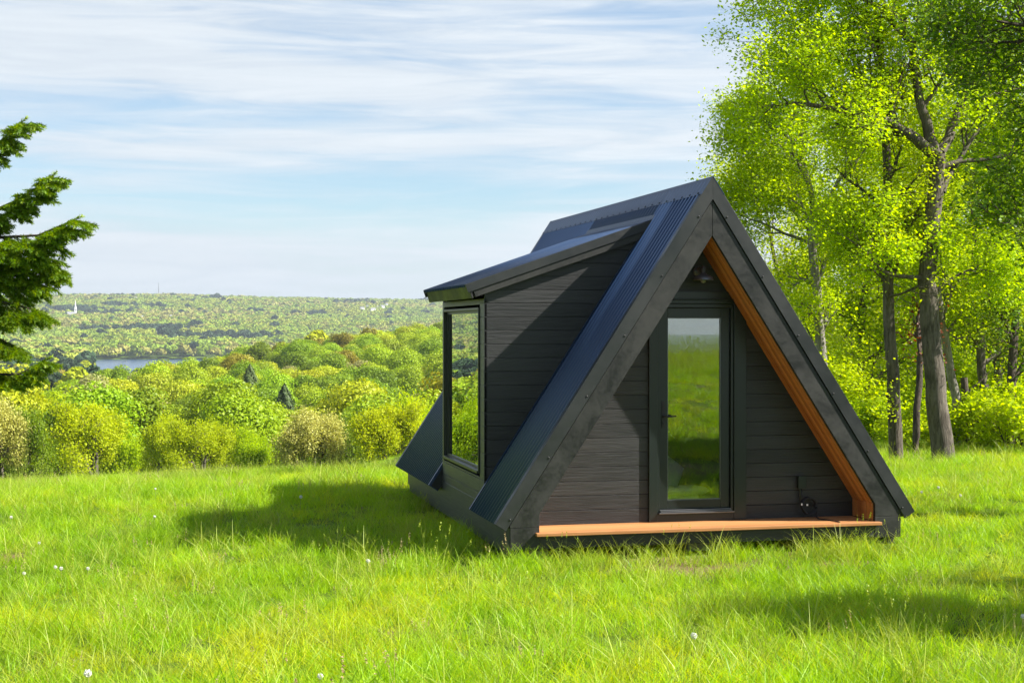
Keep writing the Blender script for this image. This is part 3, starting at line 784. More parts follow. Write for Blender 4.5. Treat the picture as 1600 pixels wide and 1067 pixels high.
# pale slender tree behind the roof's right slope
b2 = based(1290, 33, 700)
T = Tree(13)
poly_tree(T, [
 ([(1296, 712), (1290, 640), (1284, 560), (1278, 480), (1270, 400), (1272, 340)], .15, .085, 8, 1.7, 4, .4),
 ([(1272, 340), (1262, 280), (1250, 230), (1252, 160), (1258, 100)], .08, .02, 13, 2.0, 4, .2),
 ([(1270, 370), (1240, 330), (1215, 300), (1190, 250)], .05, .012, 9, 1.9, 4, .25),
 ([(1250, 230), (1225, 210), (1190, 195), (1160, 200)], .04, .01, 8, 1.6, 4, .2),
 ([(1274, 360), (1300, 300), (1330, 260), (1340, 200)], .05, .012, 8, 1.8, 4, .25),
 ([(1265, 380), (1225, 365), (1180, 345), (1150, 330)], .045, .012, 9, 1.7, 4, .3),
], 33, b2)
finish_tree(T, 'maple_tree', b2, LF['spring'], BK['pale'], 9, .046, .19, label='slender pale-barked tree rising behind the right slope of the cabin roof', cat='tree', group=WOODG)
# rear leaning and thin trunks
specs = [
 (1432, 29, [(1430, 716), (1432, 640), (1437, 560), (1436, 520), (1440, 470)], .09, .05, 'red', 'dark', 'thin dark trunk with rust-red leaves between the two grey trunks', 5, .55, 'maple_tree'),
 (1500, 31, [(1502, 700), (1494, 620), (1482, 560), (1470, 500), (1462, 440), (1470, 340)], .12, .06, 'spring', 'pale', 'pale trunk leaning left just right of the forked oak', 9, .55, 'maple_tree'),
 (1541, 34, [(1545, 700), (1540, 620), (1532, 540), (1524, 470), (1520, 380), (1530, 240), (1520, 100)], .15, .06, 'spring', 'oak', 'mottled trunk standing second from the right frame edge', 12, .35, 'maple_tree'),
 (1580, 30, [(1576, 716), (1578, 640), (1582, 560), (1590, 450), (1588, 360), (1566, 270), (1550, 200)], .13, .05, 'mid', 'dark', 'dark curved trunk nearest the right edge of the photo', 11, .3, 'oak_tree'),
 (1512, 33, [(1512, 705), (1510, 650), (1506, 590)], .10, .08, 'mid', 'dark', 'short broken dead trunk right of the leaning pale trunk', 0, .5, 'dead_tree'),
]
for i, (bx, dep, pl, r0, r1, lf, bk, lab, kids, first, nm) in enumerate(specs):
    bb = based(bx, dep, 712); T = Tree(20+i)
    pp = [(pl[0][0], 728)]+pl
    poly_tree(T, [(pp, r0, r1, kids, 1.9 if kids > 5 else .8, 4 if kids > 5 else 3, first)], dep, bb)
    if nm == 'dead_tree':
        T.grow(P(1507, 620, dep)-bb, (.6, 0, .5), .9, .03, 3, 3); T.tips = []
        t = empty(nm, bb, lab, 'tree', WOODG); me = T.mb.mesh('trunk'); link('trunk', me, BK[bk], t)
    else: finish_tree(T, nm, bb, LF[lf], BK[bk], 10 if kids > 5 else 4, .046, .18, label=lab, cat='tree', group=WOODG)

# generic forest trees, three shapes built once -------------------------
def wild_tree(seed, h, r, lf, bk, name, loc, per=7, size=.10, lo=.28, maxlev=4, sprd=.2, **kw):
    T = Tree(seed); rr = random.Random(seed)
    pts = [Vector((0, 0, -.3))]; n = 9; d = Vector((rr.gauss(0, .05), rr.gauss(0, .05), 1))
    for i in range(n):
        d = (d+Vector((rr.gauss(0, .06), rr.gauss(0, .06), .1))).normalized(); pts.append(pts[-1]+d*h*.82/n)
    rad_ = [r*(1-.8*(i/n)**1.1) for i in range(n+1)]; rad_[0] = r*1.3
    T.mb.tube(pts, rad_, 8, cap=False)
    T.branch_from(pts, rad_, h*.30, 1, maxlev, 1.0, .12, 15, .17, lo, .6)
    return finish_tree(T, name, loc, LF[lf], BK[bk], per, size, sprd, **kw)
shapes = []
# (px, depth, height, radius, leaf, bark)
first = [
 (1345, 36, 10.5, .12, 'spring', 'oak', 'bright tree in the second rank, seen left of the straight grey trunk'),
 (1460, 40, 11.5, .13, 'yellow', 'pale', 'yellow-green tree in the second rank directly behind the forked oak'),
 (1560, 38, 10.5, .12, 'mid', 'oak', 'mid-green tree in the second rank near the right frame edge'),
]
for k, (px, dp, h, r_, lf, bk, lab) in enumerate(first):
    b = based(px, dp, 712); shapes.append(wild_tree(40+k, h, r_, lf, bk, 'maple_tree', b, 10, .064, .12, 4, .28, label=lab, group=WOODG))
more = [(1235, 44, 0, .95), (1410, 47, 1, .9), (1520, 50, 0, 1.0), (1300, 52, 1, .9), (1380, 60, 0, 1.05), (1480, 62, 2, 1.1), (1590, 56, 1, 1.0),
        (1180, 58, 0, .62), (1250, 66, 1, .8), (1640, 44, 0, 1.0), (1330, 75, 2, 1.0), (1430, 80, 1, 1.2), (1540, 78, 0, 1.2), (1620, 74, 2, 1.2), (1690, 36, 1, 1.0), (1740, 48, 0, 1.1)]
labs = ['tree behind the pale slender one, close to the roof slope', 'tree seen between the straight trunk and the forked oak', 'third-rank tree right of the forked oak', 'third-rank tree above the cabin\'s right roof slope',
 'deep-set tree left of the straight grey trunk', 'deep-set darker tree behind the leaning pale trunk', 'deep-set yellow tree at the right frame edge', 'low tree peeping just beside the cabin ridge',
 'far yellow tree beside the upper right roof slope', 'tree half cut by the right frame edge', 'far darker tree showing above the right roof slope', 'far yellow tree filling the gap left of the forked oak', 'far bright tree right of the forked oak',
 'far darker tree at the right frame edge', 'yellow tree just outside the right frame edge', 'bright tree outside the right frame edge, farther back']
for (px, dp, k, sc), lb in zip(more, labs):
    b = based(px, dp, 712); dup(shapes[k], b, rnd.random()*6.28, sc, lb, WOODG)
# undergrowth along the wood's edge
UG = 'shrubs under the trees at the right'
def shrub(seed, loc, h, lf, label, group, per=6, size=.055, name='shrub'):
    T = Tree(seed)
    for k in range(7):
        a_ = k*.9+T.r.random(); T.grow((0.1*math.cos(a_), .1*math.sin(a_), 0), (math.cos(a_)*.55, math.sin(a_)*.55, 1), h*.8, .018, 1, 3, .8, .1, 5, .2, .2)
    return finish_tree(T, name, loc, LF[lf], BK['dark'], per, size, h*.09, lname='foliage', tname='stem', label=label, cat='shrub', group=group)
sh0 = shrub(61, based(1590, 29, 714), 1.25, 'spring', 'leafy shrub at the foot of the trees against the right frame edge', UG)
sh1 = shrub(62, based(1535, 30, 714), 1.05, 'spring', 'bright shrub between the forked oak and the mottled trunk', UG)
for k, (px, dp, s_, lb) in enumerate([(1505, 31, .8, 'low shrub just right of the forked oak\'s foot'), (1562, 31.5, 1.1, 'shrub second from the right frame edge'), (1420, 31, .7, 'small shrub between the two grey trunks'),
      (1375, 33, .9, 'shrub left of the straight grey trunk'), (1450, 34, 1.0, 'shrub seen through the gap left of the forked oak'), (1345, 34, 1.0, 'shrub above the lower end of the cabin\'s right roof edge'), (1610, 31, 1.2, 'shrub cut by the right frame edge'),
      (1480, 38, 1.4, 'taller shrub deep behind the forked oak'), (1400, 40, 1.3, 'taller shrub deep behind the straight trunk'), (1550, 40, 1.5, 'taller shrub deep behind the mottled trunk'), (1320, 40, 1.4, 'shrub deep in the wood beside the cabin roof'), (1600, 42, 1.6, 'tall shrub deep in the wood at the right edge')]):
    dup((sh0, sh1)[k % 2], based(px, dp, 713), k*1.3, s_, lb, UG)
# near trees outside the frame on the right: their boughs hang in at the top right and shade the lawn
NEARG = 'tall trees just outside the frame on the right'
T = Tree(71); D = 17.5
bn = P(1950, 760, D); bn = Vector((bn.x, bn.y, gz(bn.x, bn.y)-.1))
poly_tree(T, [
 ([(1955, 780), (1950, 500), (1940, 200), (1930, -100), (1925, -420)], .26, .12, 9, 2.6, 4, .55),
 ([(1945, 150), (1850, 90), (1740, 60), (1640, 40), (1600, 40), (1545, 30)], .07, .012, 9, 1.9, 4, .3),
 ([(1945, 60), (1850, -10), (1740, -30), (1640, -60), (1570, -60), (1500, -30)], .07, .012, 9, 1.9, 4, .3),
 ([(1945, 250), (1850, 200), (1740, 170), (1660, 160), (1620, 160), (1580, 160)], .06, .012, 8, 1.6, 4, .35),
 ([(1948, 400), (1850, 350), (1760, 335), (1680, 330), (1640, 325), (1605, 335)], .05, .010, 8, 1.3, 4, .35),
 ([(1948, 520), (1850, 470), (1770, 470), (1700, 480), (1640, 500)], .05, .010, 7, 1.2, 4, .35),
], D, bn)
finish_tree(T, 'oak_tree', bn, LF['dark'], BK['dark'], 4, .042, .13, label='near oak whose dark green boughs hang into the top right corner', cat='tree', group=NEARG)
tn = wild_tree(72, 12, .22, 'mid', 'oak', 'oak_tree', (13.2, -7.4, gz(13.2, -7.4)), 8, .13, .25, 4, .24, label='tree outside the frame shading the lawn in front of the porch', group=NEARG)
dup(tn, (11.6, -9.0, gz(11.6, -9.0)), 5.2, .92, 'slim tree outside the frame shading the lawn before the cabin corner', NEARG)
dup(tn, (15.5, -4.2, gz(15.5, -4.2)), 2.1, 1.0, 'tree outside the frame shading the lawn right of the cabin', NEARG)
dup(tn, (10.5, -10.2, gz(10.5, -10.2)), 4.0, .8, 'smaller tree outside the frame shading the lower right lawn', NEARG)

# spruce at the left edge ------------------------------------------------
D = 9.6
sb = P(-330, 700, D); sb = Vector((sb.x, sb.y, gz(sb.x, sb.y)-.05))
def shoots(mb_pts, r, n_needle=26, nl=.028, w=.0055):
    """needles round many short shoots: list of (p0, p1)"""
    p0 = np.array([p[0] for p in mb_pts]); p1 = np.array([p[1] for p in mb_pts]); n = len(p0)
    ax = p1-p0; ln = np.linalg.norm(ax, axis=1)[:, None]; ax = ax/np.maximum(ln, 1e-6)
    t = np.tile(np.linspace(0, 1, n_needle), n)[:, None]; i = np.repeat(np.arange(n), n_needle)
    base = p0[i]+ax[i]*ln[i]*t
    u = rand_unit(len(i), r); u -= ax[i]*np.sum(u*ax[i], 1)[:, None]; u /= np.linalg.norm(u, axis=1)[:, None]
    d = u*.8+ax[i]*.65; d /= np.linalg.norm(d, axis=1)[:, None]
    L_ = nl*(.7+.5*r.random((len(i), 1)))*(1-.25*t)
    sd = np.cross(d, ax[i]); sd /= np.maximum(np.linalg.norm(sd, axis=1)[:, None], 1e-6)
    V = np.stack([base-sd*w*.5, base+sd*w*.5, base+d*L_+sd*w*.25, base+d*L_-sd*w*.25], 1).reshape(-1, 3)
    return V, np.arange(4*len(i)).reshape(-1, 4)
rs = random.Random(5)
tb = MB(); sh_old = []; sh_new = []
tb.tube([(0, 0, -.2), (.02, 0, 1.5), (0, .02, 3), (.03, 0, 4.6), (0, 0, 6.2), (0, 0, 7.6)], [.15, .13, .10, .075, .04, .01], 8)
def twig(p, d, L, lev):
    """hanging side twig of shoots"""
    n = max(2, int(L/.05)); q = Vector(p); d = Vector(d).normalized(); pts = [q.copy()]
    for i in range(n):
        d = (d+Vector((rs.gauss(0, .06), rs.gauss(0, .06), -.05 if lev else -.10))).normalized()
        q2 = q+d*(L/n); sh_old.append((q.copy(), q2.copy())); q = q2; pts.append(q.copy())
        if lev < 2:
            for sgn in (-1, 1):
                if rs.random() < .8:
                    sd = d.cross(Vector((0, 0, 1))); sd = sd.normalized() if sd.length > .1 else Vector((1, 0, 0))
                    dd = (d*.75+sd*sgn*.7+Vector((0, 0, rs.uniform(-.35, .1)))).normalized(); l2 = L*rs.uniform(.18, .38)*(1-.55*i/n)
                    if lev == 0: twig(q, dd, max(.06, l2), 1)
                    else: sh_old.append((q.copy(), q+dd*.055))
    e = q+d*.045+Vector((0, 0, -.004)); sh_new.append((q, e))
    if len(pts) > 2: tb.tube(pts, .0025, 3, cap=False)
def bough(pts, hang=.30, dens=1.0):
    pts = [Vector(p) for p in pts]
    q = []
    for i in range(len(pts)-1):
        for k in range(4): q.append(pts[i].lerp(pts[i+1], k/4))
    q.append(pts[-1]); n = len(q)
    tb.tube(q, [.020*(1-i/n)+.003 for i in range(n)], 5, cap=False)
    tot = sum((q[i+1]-q[i]).length for i in range(n-1)); step = .05/dens; acc = 0; s0 = 0
    for i in range(n-1):
        seg = (q[i+1]-q[i]); l = seg.length; d = seg.normalized(); sd = d.cross(Vector((0, 0, 1))).normalized()
        sh_old.append((q[i], q[i+1])) if i > n*.55 else None
        acc += l
        while acc > step:
            acc -= step; f_ = i/(n-1)
            for sgn in (-1, 1):
                p = q[i].lerp(q[i+1], rs.random()); h = hang*(1.05-.8*f_)*rs.uniform(.5, 1.15)
                dr_ = d*rs.uniform(.35, .8)+sd*sgn*rs.uniform(.3, .9)+Vector((0, 0, rs.uniform(-1.0, -.25)*(1-.6*f_)))
                twig(p, dr_, max(.07, h), 0)
    e = q[-1]+(q[-1]-q[-2]).normalized()*.06; sh_new.append((q[-1], e))
def LP(px, py, dd=0): return P(px, py, D+dd)-sb
for pl, hg in (
  ([(-330, 330), (-220, 300), (-110, 275), (-30, 250), (10, 222), (42, 193)], .18),
  ([(-330, 400), (-200, 375), (-90, 352), (0, 330), (50, 308), (88, 278)], .20),
  ([(-330, 470), (-200, 430), (-100, 405), (-20, 400), (40, 405), (90, 400)], .34),
  ([(-330, 600), (-200, 550), (-90, 520), (-20, 520), (10, 530), (30, 540)], .22),
  ([(-330, 415), (-200, 405), (-90, 385), (0, 372), (70, 368), (125, 344)], .34),
  ([(-330, 520), (-200, 480), (-90, 440), (0, 430), (55, 432), (95, 418)], .42),
  ([(-330, 560), (-200, 500), (-90, 470), (0, 470), (40, 478), (70, 486)], .30),
  ([(-330, 620), (-200, 590), (-90, 575), (0, 585), (40, 585), (78, 564)], .12)):
    z0 = rs.uniform(-.25, .25); pl = [(px-(10 if px > -50 else 0), py) for px, py in pl]
    bough([LP(px, py, z0*(i/5)) for i, (px, py) in enumerate(pl)], hg*.95, 1.12)
# the boughs round the rest of the trunk
for k in range(44):
    z = .5+6.6*(k/44); a_ = k*2.399; L_ = 2.0*(1-z/7.9)+.25
    d = Vector((math.cos(a_), math.sin(a_), 0))
    rel = d.dot(RT)
    if (P(-330, 500, D)+d*L_-CAM).dot(RT)/(P(-330, 500, D)+d*L_-CAM).dot(FW)*F+800 > -60: continue
    pts = [Vector((0, 0, z))+d*L_*t+Vector((0, 0, -.35*L_*t+.32*L_*t*t)) for t in (0, .33, .66, 1)]
    bough(pts, .22, .45)
tr = empty('spruce_tree', sb, 'spruce with drooping boughs reaching in from the left edge of the photo', 'tree')
me = tb.mesh('trunk'); link('trunk', me, BK['dark'], tr)
r5 = np.random.default_rng(5)
V1, Q1 = shoots(sh_old, r5, 22, .026, .0060); me = mesh_np('crown', V1, Q1, LF['spruce'])
V2, Q2 = shoots(sh_new, r5, 34, .030, .0075)
cr_ = link('crown', me, None, tr); link('new_shoots', mesh_np('new_shoots', V2, Q2, LF['newspruce']), None, tr)

# ------------------------------------------------------------------ small trees below the crest
ORG = 'round trees just below the crest of the meadow'
row = [(-30, 104, 6.0, 612, 'tan', 'pale tree farthest left below the crest, under the spruce bough'), (35, 112, 5.0, 640, 'mid', 'smaller green tree right of the leftmost pale tree'),
 (150, 106, 7.4, 626, 'yellow', 'broad spreading green tree left of the middle, showing its forked trunk'), (250, 118, 5.6, 650, 'yellow', 'yellow-green tree right of the broad forked one'),
 (318, 108, 6.0, 655, 'yellow', 'low wide yellow tree third from the cabin side'), (410, 112, 4.6, 668, 'spring', 'low bright green tree between the yellow and the tan one'),
 (492, 108, 6.2, 640, 'tan', 'pale tan tree with fresh leaves in the row below the crest'), (602, 106, 6.3, 628, 'yellow', 'bright yellow tree nearest the cabin in the row'),
 (672, 118, 6.0, 612, 'spring', 'green tree half hidden by the cabin dormer'), (200, 132, 6.0, 640, 'spring', 'green tree behind the broad forked one'), (365, 134, 5.5, 655, 'yellow', 'yellow tree in the second row behind the low wide one'),
 (545, 128, 5.5, 648, 'mid', 'darker tree between the tan and the bright yellow one'), (95, 128, 6.4, 632, 'mid', 'mid-green tree behind and left of the broad forked one'), (-110, 110, 7, 610, 'spring', 'bright tree just outside the left frame edge'),
 (-230, 112, 7, 620, 'yellow', 'yellow tree outside the left frame edge'), (-350, 110, 7, 620, 'mid', 'green tree farthest outside the left frame edge')]
def round_tree(seed, h, lf, name, loc, per=6, size=.26, **kw):
    T = Tree(seed); T.tube_min = .012
    for k in range(3):
        a_ = k*2.1+T.r.random()*.8
        T.grow((0, 0, -.3), (math.cos(a_)*.35, math.sin(a_)*.35, 1), h*.50, h*.030, 0, 3, .85, .10, 7, .20, .5, .66)
    return finish_tree(T, name, loc, LF[lf], BK['oak'], per, size, h*.045, flat=.3, aspect=1.25, **kw)
bases = {}
for k, (px, dp, h, pt, lf, lab) in enumerate(row):
    p = P(px, 712, dp); g0 = gz(p.x, p.y); topz = P(px, pt-2, dp).z
    hh = max(4, topz-g0)
    key = lf
    if key not in bases:
        t = round_tree(90+k, 7.0, lf, 'small_tree', (p.x, p.y, g0), 9, .12, label=lab, cat='tree', group=ORG)
        zs = max(v.co.z for v in t.children[1].data.vertices); t['h0'] = zs
        bases[key] = (t, zs); t.scale = (.82*h/6.2,)*2+(hh/zs,)
    else:
        src, zs = bases[key]
        t = dup(src, (p.x, p.y, g0), rnd.random()*6.28, 1, lab, ORG); t.scale = (.82*h/6.2,)*2+(hh/zs,)
for t, _ in bases.values(): del t['h0']
for o in list(C.objects):
    if 'h0' in o: del o['h0']

# ------------------------------------------------------------------ wood in the valley
def crown_mesh(seed, rx, h, nlobe, nleaf, size, lf, kind='round'):
    r = np.random.default_rng(seed)
    if kind == 'round':
        c = rand_unit(nlobe, r)*np.array([rx*.58, rx*.58, h*.26]); c[:, 2] = np.abs(c[:, 2])*1.2+h*.48
        c *= (.75+.4*r.random((nlobe, 1)))**np.array([1, 1, .3]); lr = rx*(.34+.24*r.random(nlobe))
        k = r.integers(0, nlobe, nleaf); u = rand_unit(nleaf, r); u[:, 2] = np.where(u[:, 2] < -.35, -u[:, 2], u[:, 2])
        cen = c[k]+u*(lr[k]*(.80+.28*r.random(nleaf)))[:, None]*np.array([1, 1, .85])
        # leaf faces follow the lobe outline loosely
        nrm = u+rand_unit(nleaf, r)*.75
    else:
        t = r.random(nleaf)**.7; a = r.random(nleaf)*6.283; rad_ = rx*(1-t)**.75*(.45+.55*r.random(nleaf)**.5)*(1+.22*np.sin(a*5+np.floor(t*9)*1.9))
        cen = np.stack([rad_*np.cos(a), rad_*np.sin(a), h*(.12+.88*t)], 1); nrm = np.stack([np.cos(a), np.sin(a), .8+0*a], 1)+rand_unit(nleaf, r)*.6
    nrm /= np.linalg.norm(nrm, axis=1)[:, None]
    a_ = np.cross(nrm, rand_unit(nleaf, r)); a_ /= np.linalg.norm(a_, axis=1)[:, None]; b_ = np.cross(nrm, a_)
    s = (size*(.6+.8*r.random(nleaf)))[:, None]
    V = np.stack([cen-a_*s*.6, cen+b_*s*.5, cen+a_*s*.6, cen-b_*s*.5], 1).reshape(-1, 3)
    return mesh_np('crown', V, np.arange(4*nleaf).reshape(-1, 4), LF[lf] if isinstance(lf, str) else lf)
VAR = [('spring', 'bright green'), ('spring', 'fresh green'), ('yellow', 'yellow-green'), ('mid', 'mid-green'), ('rust', 'rusty green'), ('mid', 'deep green'), ('tan', 'pale grey-green'), ('pine', 'dark blue-green')]
LF['vspring'] = leaf('valley_bright_leaves', (.19, .32, .003), (.30, .44, .006), .3, objvar=.22)
LF['vmid'] = leaf('valley_green_leaves', (.125, .22, .003), (.21, .31, .006), .3, objvar=.2)
LF['vyellow'] = leaf('valley_yellow_leaves', (.30, .38, .006), (.42, .48, .012), .3, objvar=.15)
LF['vrust'] = leaf('valley_rusty_leaves', (.20, .20, .008), (.30, .27, .014), .3, objvar=.15)
LF['vtan'] = leaf('valley_pale_leaves', (.26, .27, .08), (.36, .36, .12), .3, objvar=.1)
vm = {'spring': 'vspring', 'mid': 'vmid', 'yellow': 'vyellow', 'rust': 'vrust', 'tan': 'vtan', 'pine': 'pine'}
tm = MB().tube([(0, 0, -1), (.1, 0, 3), (0, .1, 8)], [.28, .22, .12], 5, cap=False).mesh('trunk')
crowns = [crown_mesh(200+i, 4.6 if v[0] != 'pine' else 4.2, 13 if v[0] != 'pine' else 14, 22, 8500, .235, vm[v[0]], 'round' if v[0] != 'pine' else 'cone') for i, v in enumerate(VAR)]
pts = []
rv = random.Random(31)
spacing = 8.2
a_lo, a_hi = math.atan((-60-800)/F), math.atan((1160-800)/F)
for i in range(9000):
    ang = rv.uniform(math.atan((-900-800)/F), math.atan((2000-800)/F)); r_ = math.sqrt(rv.uniform(138**2, 660**2)); 
    pts.append((ang, r_))
grid = {}; keep = []
for ang, r_ in pts:
    x = CAM.x+r_*math.sin(YAW+ang); y = CAM.y+r_*math.cos(YAW+ang); px = 800+F*math.tan(ang)
    if r_ > np.interp(px, PXR, RR)+45: continue
    k = (int(x//spacing), int(y//spacing)); ok = True
    for dx in (-1, 0, 1):
        for dy in (-1, 0, 1):
            for q in grid.get((k[0]+dx, k[1]+dy), ()):
                if (q[0]-x)**2+(q[1]-y)**2 < (spacing*.82)**2: ok = False
    if ok: grid.setdefault(k, []).append((x, y)); keep.append((x, y, r_, px))
def variety(x, y, r_):
    w = float(vnoise(x, y, 31, 5)); u = rv.random()
    if u < .012: return 7
    if u < .07: return 4
    if u < .10: return 6
    if w > .35: return 2 if u < .5 else 0
    if w < -.35: return 3 if u < .5 else 1 if u < .8 else 5
    return 0 if u < .5 else 1 if u < .75 else 2 if u < .85 else 3
infr = sorted([k for k in keep if 0 <= k[3] <= 720], key=lambda k: k[2]); others = [k for k in keep if not (0 <= k[3] <= 720)]
ind = infr[:298]; rest = infr[298:]+others
ORD = 'first second third fourth fifth sixth seventh eighth ninth tenth eleventh twelfth thirteenth fourteenth fifteenth sixteenth seventeenth eighteenth nineteenth twentieth'.split()
ORD += ['twenty-'+w for w in ORD[:9]]+['thirtieth']
rowsz = 15
for ri in range(0, len(ind), rowsz):
    rw = sorted(ind[ri:ri+rowsz], key=lambda k: k[3])
    for ci, (x, y, r_, px) in enumerate(rw):
        v = variety(x, y, r_)
        nm = 'pine_tree' if VAR[v][0] == 'pine' else 'leafy_tree'
        t = empty(nm, (x, y, gz(x, y)), '%s tree of the valley wood, %s from left in the %s row back' % (VAR[v][1], ORD[ci], ORD[ri//rowsz]), 'tree', 'trees of the valley wood below the meadow')
        s_ = rv.uniform(.78, 1.28); t.scale = (s_, s_, s_*rv.uniform(.85, 1.1)); t.rotation_euler = (0, 0, rv.random()*6.28)
        link('crown', crowns[v], None, t); link('trunk', tm, BK['oak'], t)
pa = np.array([(x, y, gz(x, y)) for x, y, _, _ in rest]); n = len(pa)
scatter('distant_wood', pa, rng.random(n)*6.28, .78+.5*rng.random(n), [variety(x, y, 0) for x, y, _, _ in rest], [proto('k', c) for c in crowns], 'dense green wood on the near rise, farther trees beyond the first rows', 'wood')

# far hillsides: tens of thousands of crowns
FL = [leaf('far_green', (.17, .27, .022), (.25, .35, .035), .15, objvar=.16, island=False, spec=.1), leaf('far_yellow', (.26, .32, .03), (.33, .38, .05), .15, objvar=.14, island=False, spec=.1), leaf('far_tan', (.27, .28, .05), (.34, .33, .08), .15, objvar=.12, island=False, spec=.1), leaf('far_dark', (.022, .050, .022), (.04, .075, .03), .05, objvar=.25, island=False, spec=.1)]
fm = [crown_mesh(320+i, 5.6, 14, 10, 900, 1.0, LF['v'+q], 'round') for i, q in enumerate(('spring', 'yellow', 'rust'))]+[crown_mesh(330, 5.0, 16, 9, 900, 1.0, FL[3], 'round')]
fc = [crown_mesh(300+i, 9.0, 14, 9, 300, 3.0, FL[i], 'round') for i in range(3)]+[crown_mesh(310, 7.5, 16, 8, 300, 3.0, FL[3], 'round')]
def fan(n, r0, r1, a0, a1):
    ang = rng.uniform(a0, a1, n); r_ = np.sqrt(rng.uniform(r0**2, r1**2, n)); return ang, r_
sets = [fan(16000, 480, 1750, -.95, .55), fan(52000, 1700, 4800, -.40, .42), fan(16000, 1700, 4800, -.95, -.40)]
ang = np.concatenate([s_[0] for s_ in sets]); r_ = np.concatenate([s_[1] for s_ in sets])
x = CAM.x+r_*np.sin(YAW+ang); y = CAM.y+r_*np.cos(YAW+ang); px = 800+F*np.tan(ang)
rr_ = np.interp(px, PXR, RR)
inlake = (r_ > 1035) & (r_ < 1990) & (px > 135)
field = ((px > 240) & (px < 290) & (r_ > 2480) & (r_ < 2640)) | ((px > 470) & (px < 640) & (r_ > 2760) & (r_ < 2800))
ok = (r_ > rr_+35) & ~inlake & ~field
x, y, r_, px = x[ok], y[ok], r_[ok], px[ok]
w1 = vnoise(x, y, 160, 4)+.45*vnoise(x, y, 47, 7); w2 = vnoise(x, y, 230, 6)+.5*vnoise(x, y, 60, 9); u = rng.random(len(x))
idx = np.where(vnoise(x, y, 120, 13)+1.6*(u-.45) < 0, 0, 1)
idx = np.where((w2 > .25) & (u > .45), 2, np.where((w2 > .1) & (u > .85), 2, idx))
idx = np.where((w1 > .66) & (u < .93), 3, idx); idx = np.where(u < .012, 3, idx)
idx = np.where((r_ < 1300) & (px < 230) & (px > -60) & (u < .45), 3, idx)
idx = np.where((px > 255) & (px < 430) & (r_ > 2330) & (r_ < 2460), 3, idx)
sc = .75+.55*rng.random(len(x)); sc = np.where((r_ < 1040) & (px > 140) & (px < 420), sc*.75, sc); sc = np.where(idx == 3, sc*1.1, sc)
scatter('far_forest', np.stack([x, y, ground_z(x, y)], 1), rng.random(len(x))*6.28, sc, np.where(r_ < 1250, idx+4, idx), [proto('k', c) for c in fc+fm], 'hazy spring forest covering the hillsides beyond the lake', 'forest')

# buildings on the far hillside -----------------------------------------
M['wht'] = plain('white_clapboard', (.8, .8, .8), .7); M['roofg'] = plain('grey_shingles', (.22, .22, .23), .8); M['winp'] = plain('dark_windows', (.05, .06, .07), .3); M['redb'] = plain('barn_red', (.30, .06, .04), .8)
def spot(px, r_):
    a_ = math.atan((px-800)/F); x = CAM.x+r_*math.sin(YAW+a_); y = CAM.y+r_*math.cos(YAW+a_); return x, y, gz(x, y)
def house(px, r_, w, d, h, rise, lab, wall='wht', roofm='roofg', name='house', cat='house', up=6, group='buildings on the far hillside'):
    x, y, z = spot(px, r_); t = empty(name, (x, y, z+up), lab, cat, group); t.rotation_euler = (0, 0, -YAW-math.atan((px-800)/F)+.3)
    MB().box(-w/2, w/2, -d/2, d/2, -up-2, h).build('wall', M[wall], t)
    MB().prism([(-d/2-.5, h), (d/2+.5, h), (0, h+rise)], lambda u, v, w_: (w_, u, v), -w/2-.5, w/2+.5).build('roof', M[roofm], t)
    mb = MB(); n_ = max(2, int(w/4))
    for k in range(n_):
        xx = -w/2+(k+.5)*w/n_; mb.box(xx-.6, xx+.6, -d/2-.06, -d/2-.01, h*.45, h*.45+1.6)
    mb.build('window', M['winp'], t); return t
ch = house(112, 3350, 20, 12, 8, 5, 'white church with a tall thin steeple on the far hillside at left', name='church', cat='church', up=9)
MB().box(6, 10.5, -2.3, 2.3, 8, 20).build('tower', M['wht'], ch)
st = MB().lathe([(3.2, 20), (2.0, 23), (.1, 40)], 8, (8.2, 0, 0)).build('steeple', M['wht'], ch)
MB().box(6.8, 9.7, -2.36, -2.31, 15.5, 18.5).build('belfry_louver', M['winp'], ch)
house(174, 3300, 16, 9, 6, 3, 'white house among trees just right of the church', up=8)
house(207, 4150, 24, 9, 6, 2.5, 'low white building close under the skyline at left', up=9)
house(247, 2600, 26, 8, 4.5, 2, 'low white farm building at the left end of the green field', up=5)
house(296, 2560, 12, 8, 5, 3, 'small white house right of the green field', up=8)
house(218, 3100, 14, 8, 5, 3, 'small red barn among dark trees left of the field', wall='redb', up=9)
house(272, 3150, 18, 8, 5, 3, 'pale house above the green field', up=9)
for k, (px, r_, w, lb) in enumerate([(566, 3500, 22, 'leftmost white building of the hillside cluster near the dormer'), (574, 3530, 13, 'small white building second from left in the hillside cluster'), (583, 3490, 26, 'largest white building in the middle of the hillside cluster'), (591, 3560, 18, 'white building right of the largest in the hillside cluster'), (598, 3590, 20, 'upper white building of the hillside cluster'), (604, 3620, 14, 'rightmost white building of the hillside cluster')]):
    house(px, r_+(k*53 % 90), w*.42, 7, 5.5, 2.2, lb, up=14-(k*5 % 4))
house(383, 4000, 18, 9, 5, 2.5, 'white house near the skyline right of the middle', up=9)
x, y, z = spot(248, 4600)
mb = MB()
for a_, b_ in ((-1.6, 0), (.8, 1.4), (.8, -1.4)): mb.tube([(a_, b_, 0), (0, 0, 50)], .5, 4)
for k in range(8):
    q = 1-k/9; pts_ = [(-1.6*q, 0, k*6), (.8*q, 1.4*q, k*6+3), (.8*q, -1.4*q, k*6+6)]; mb.tube(pts_, .25, 4)
t = mb.build('radio_mast', M['roofg'], loc=(x, y, z)); prop(t, 'thin lattice radio mast standing on the far skyline', 'mast')
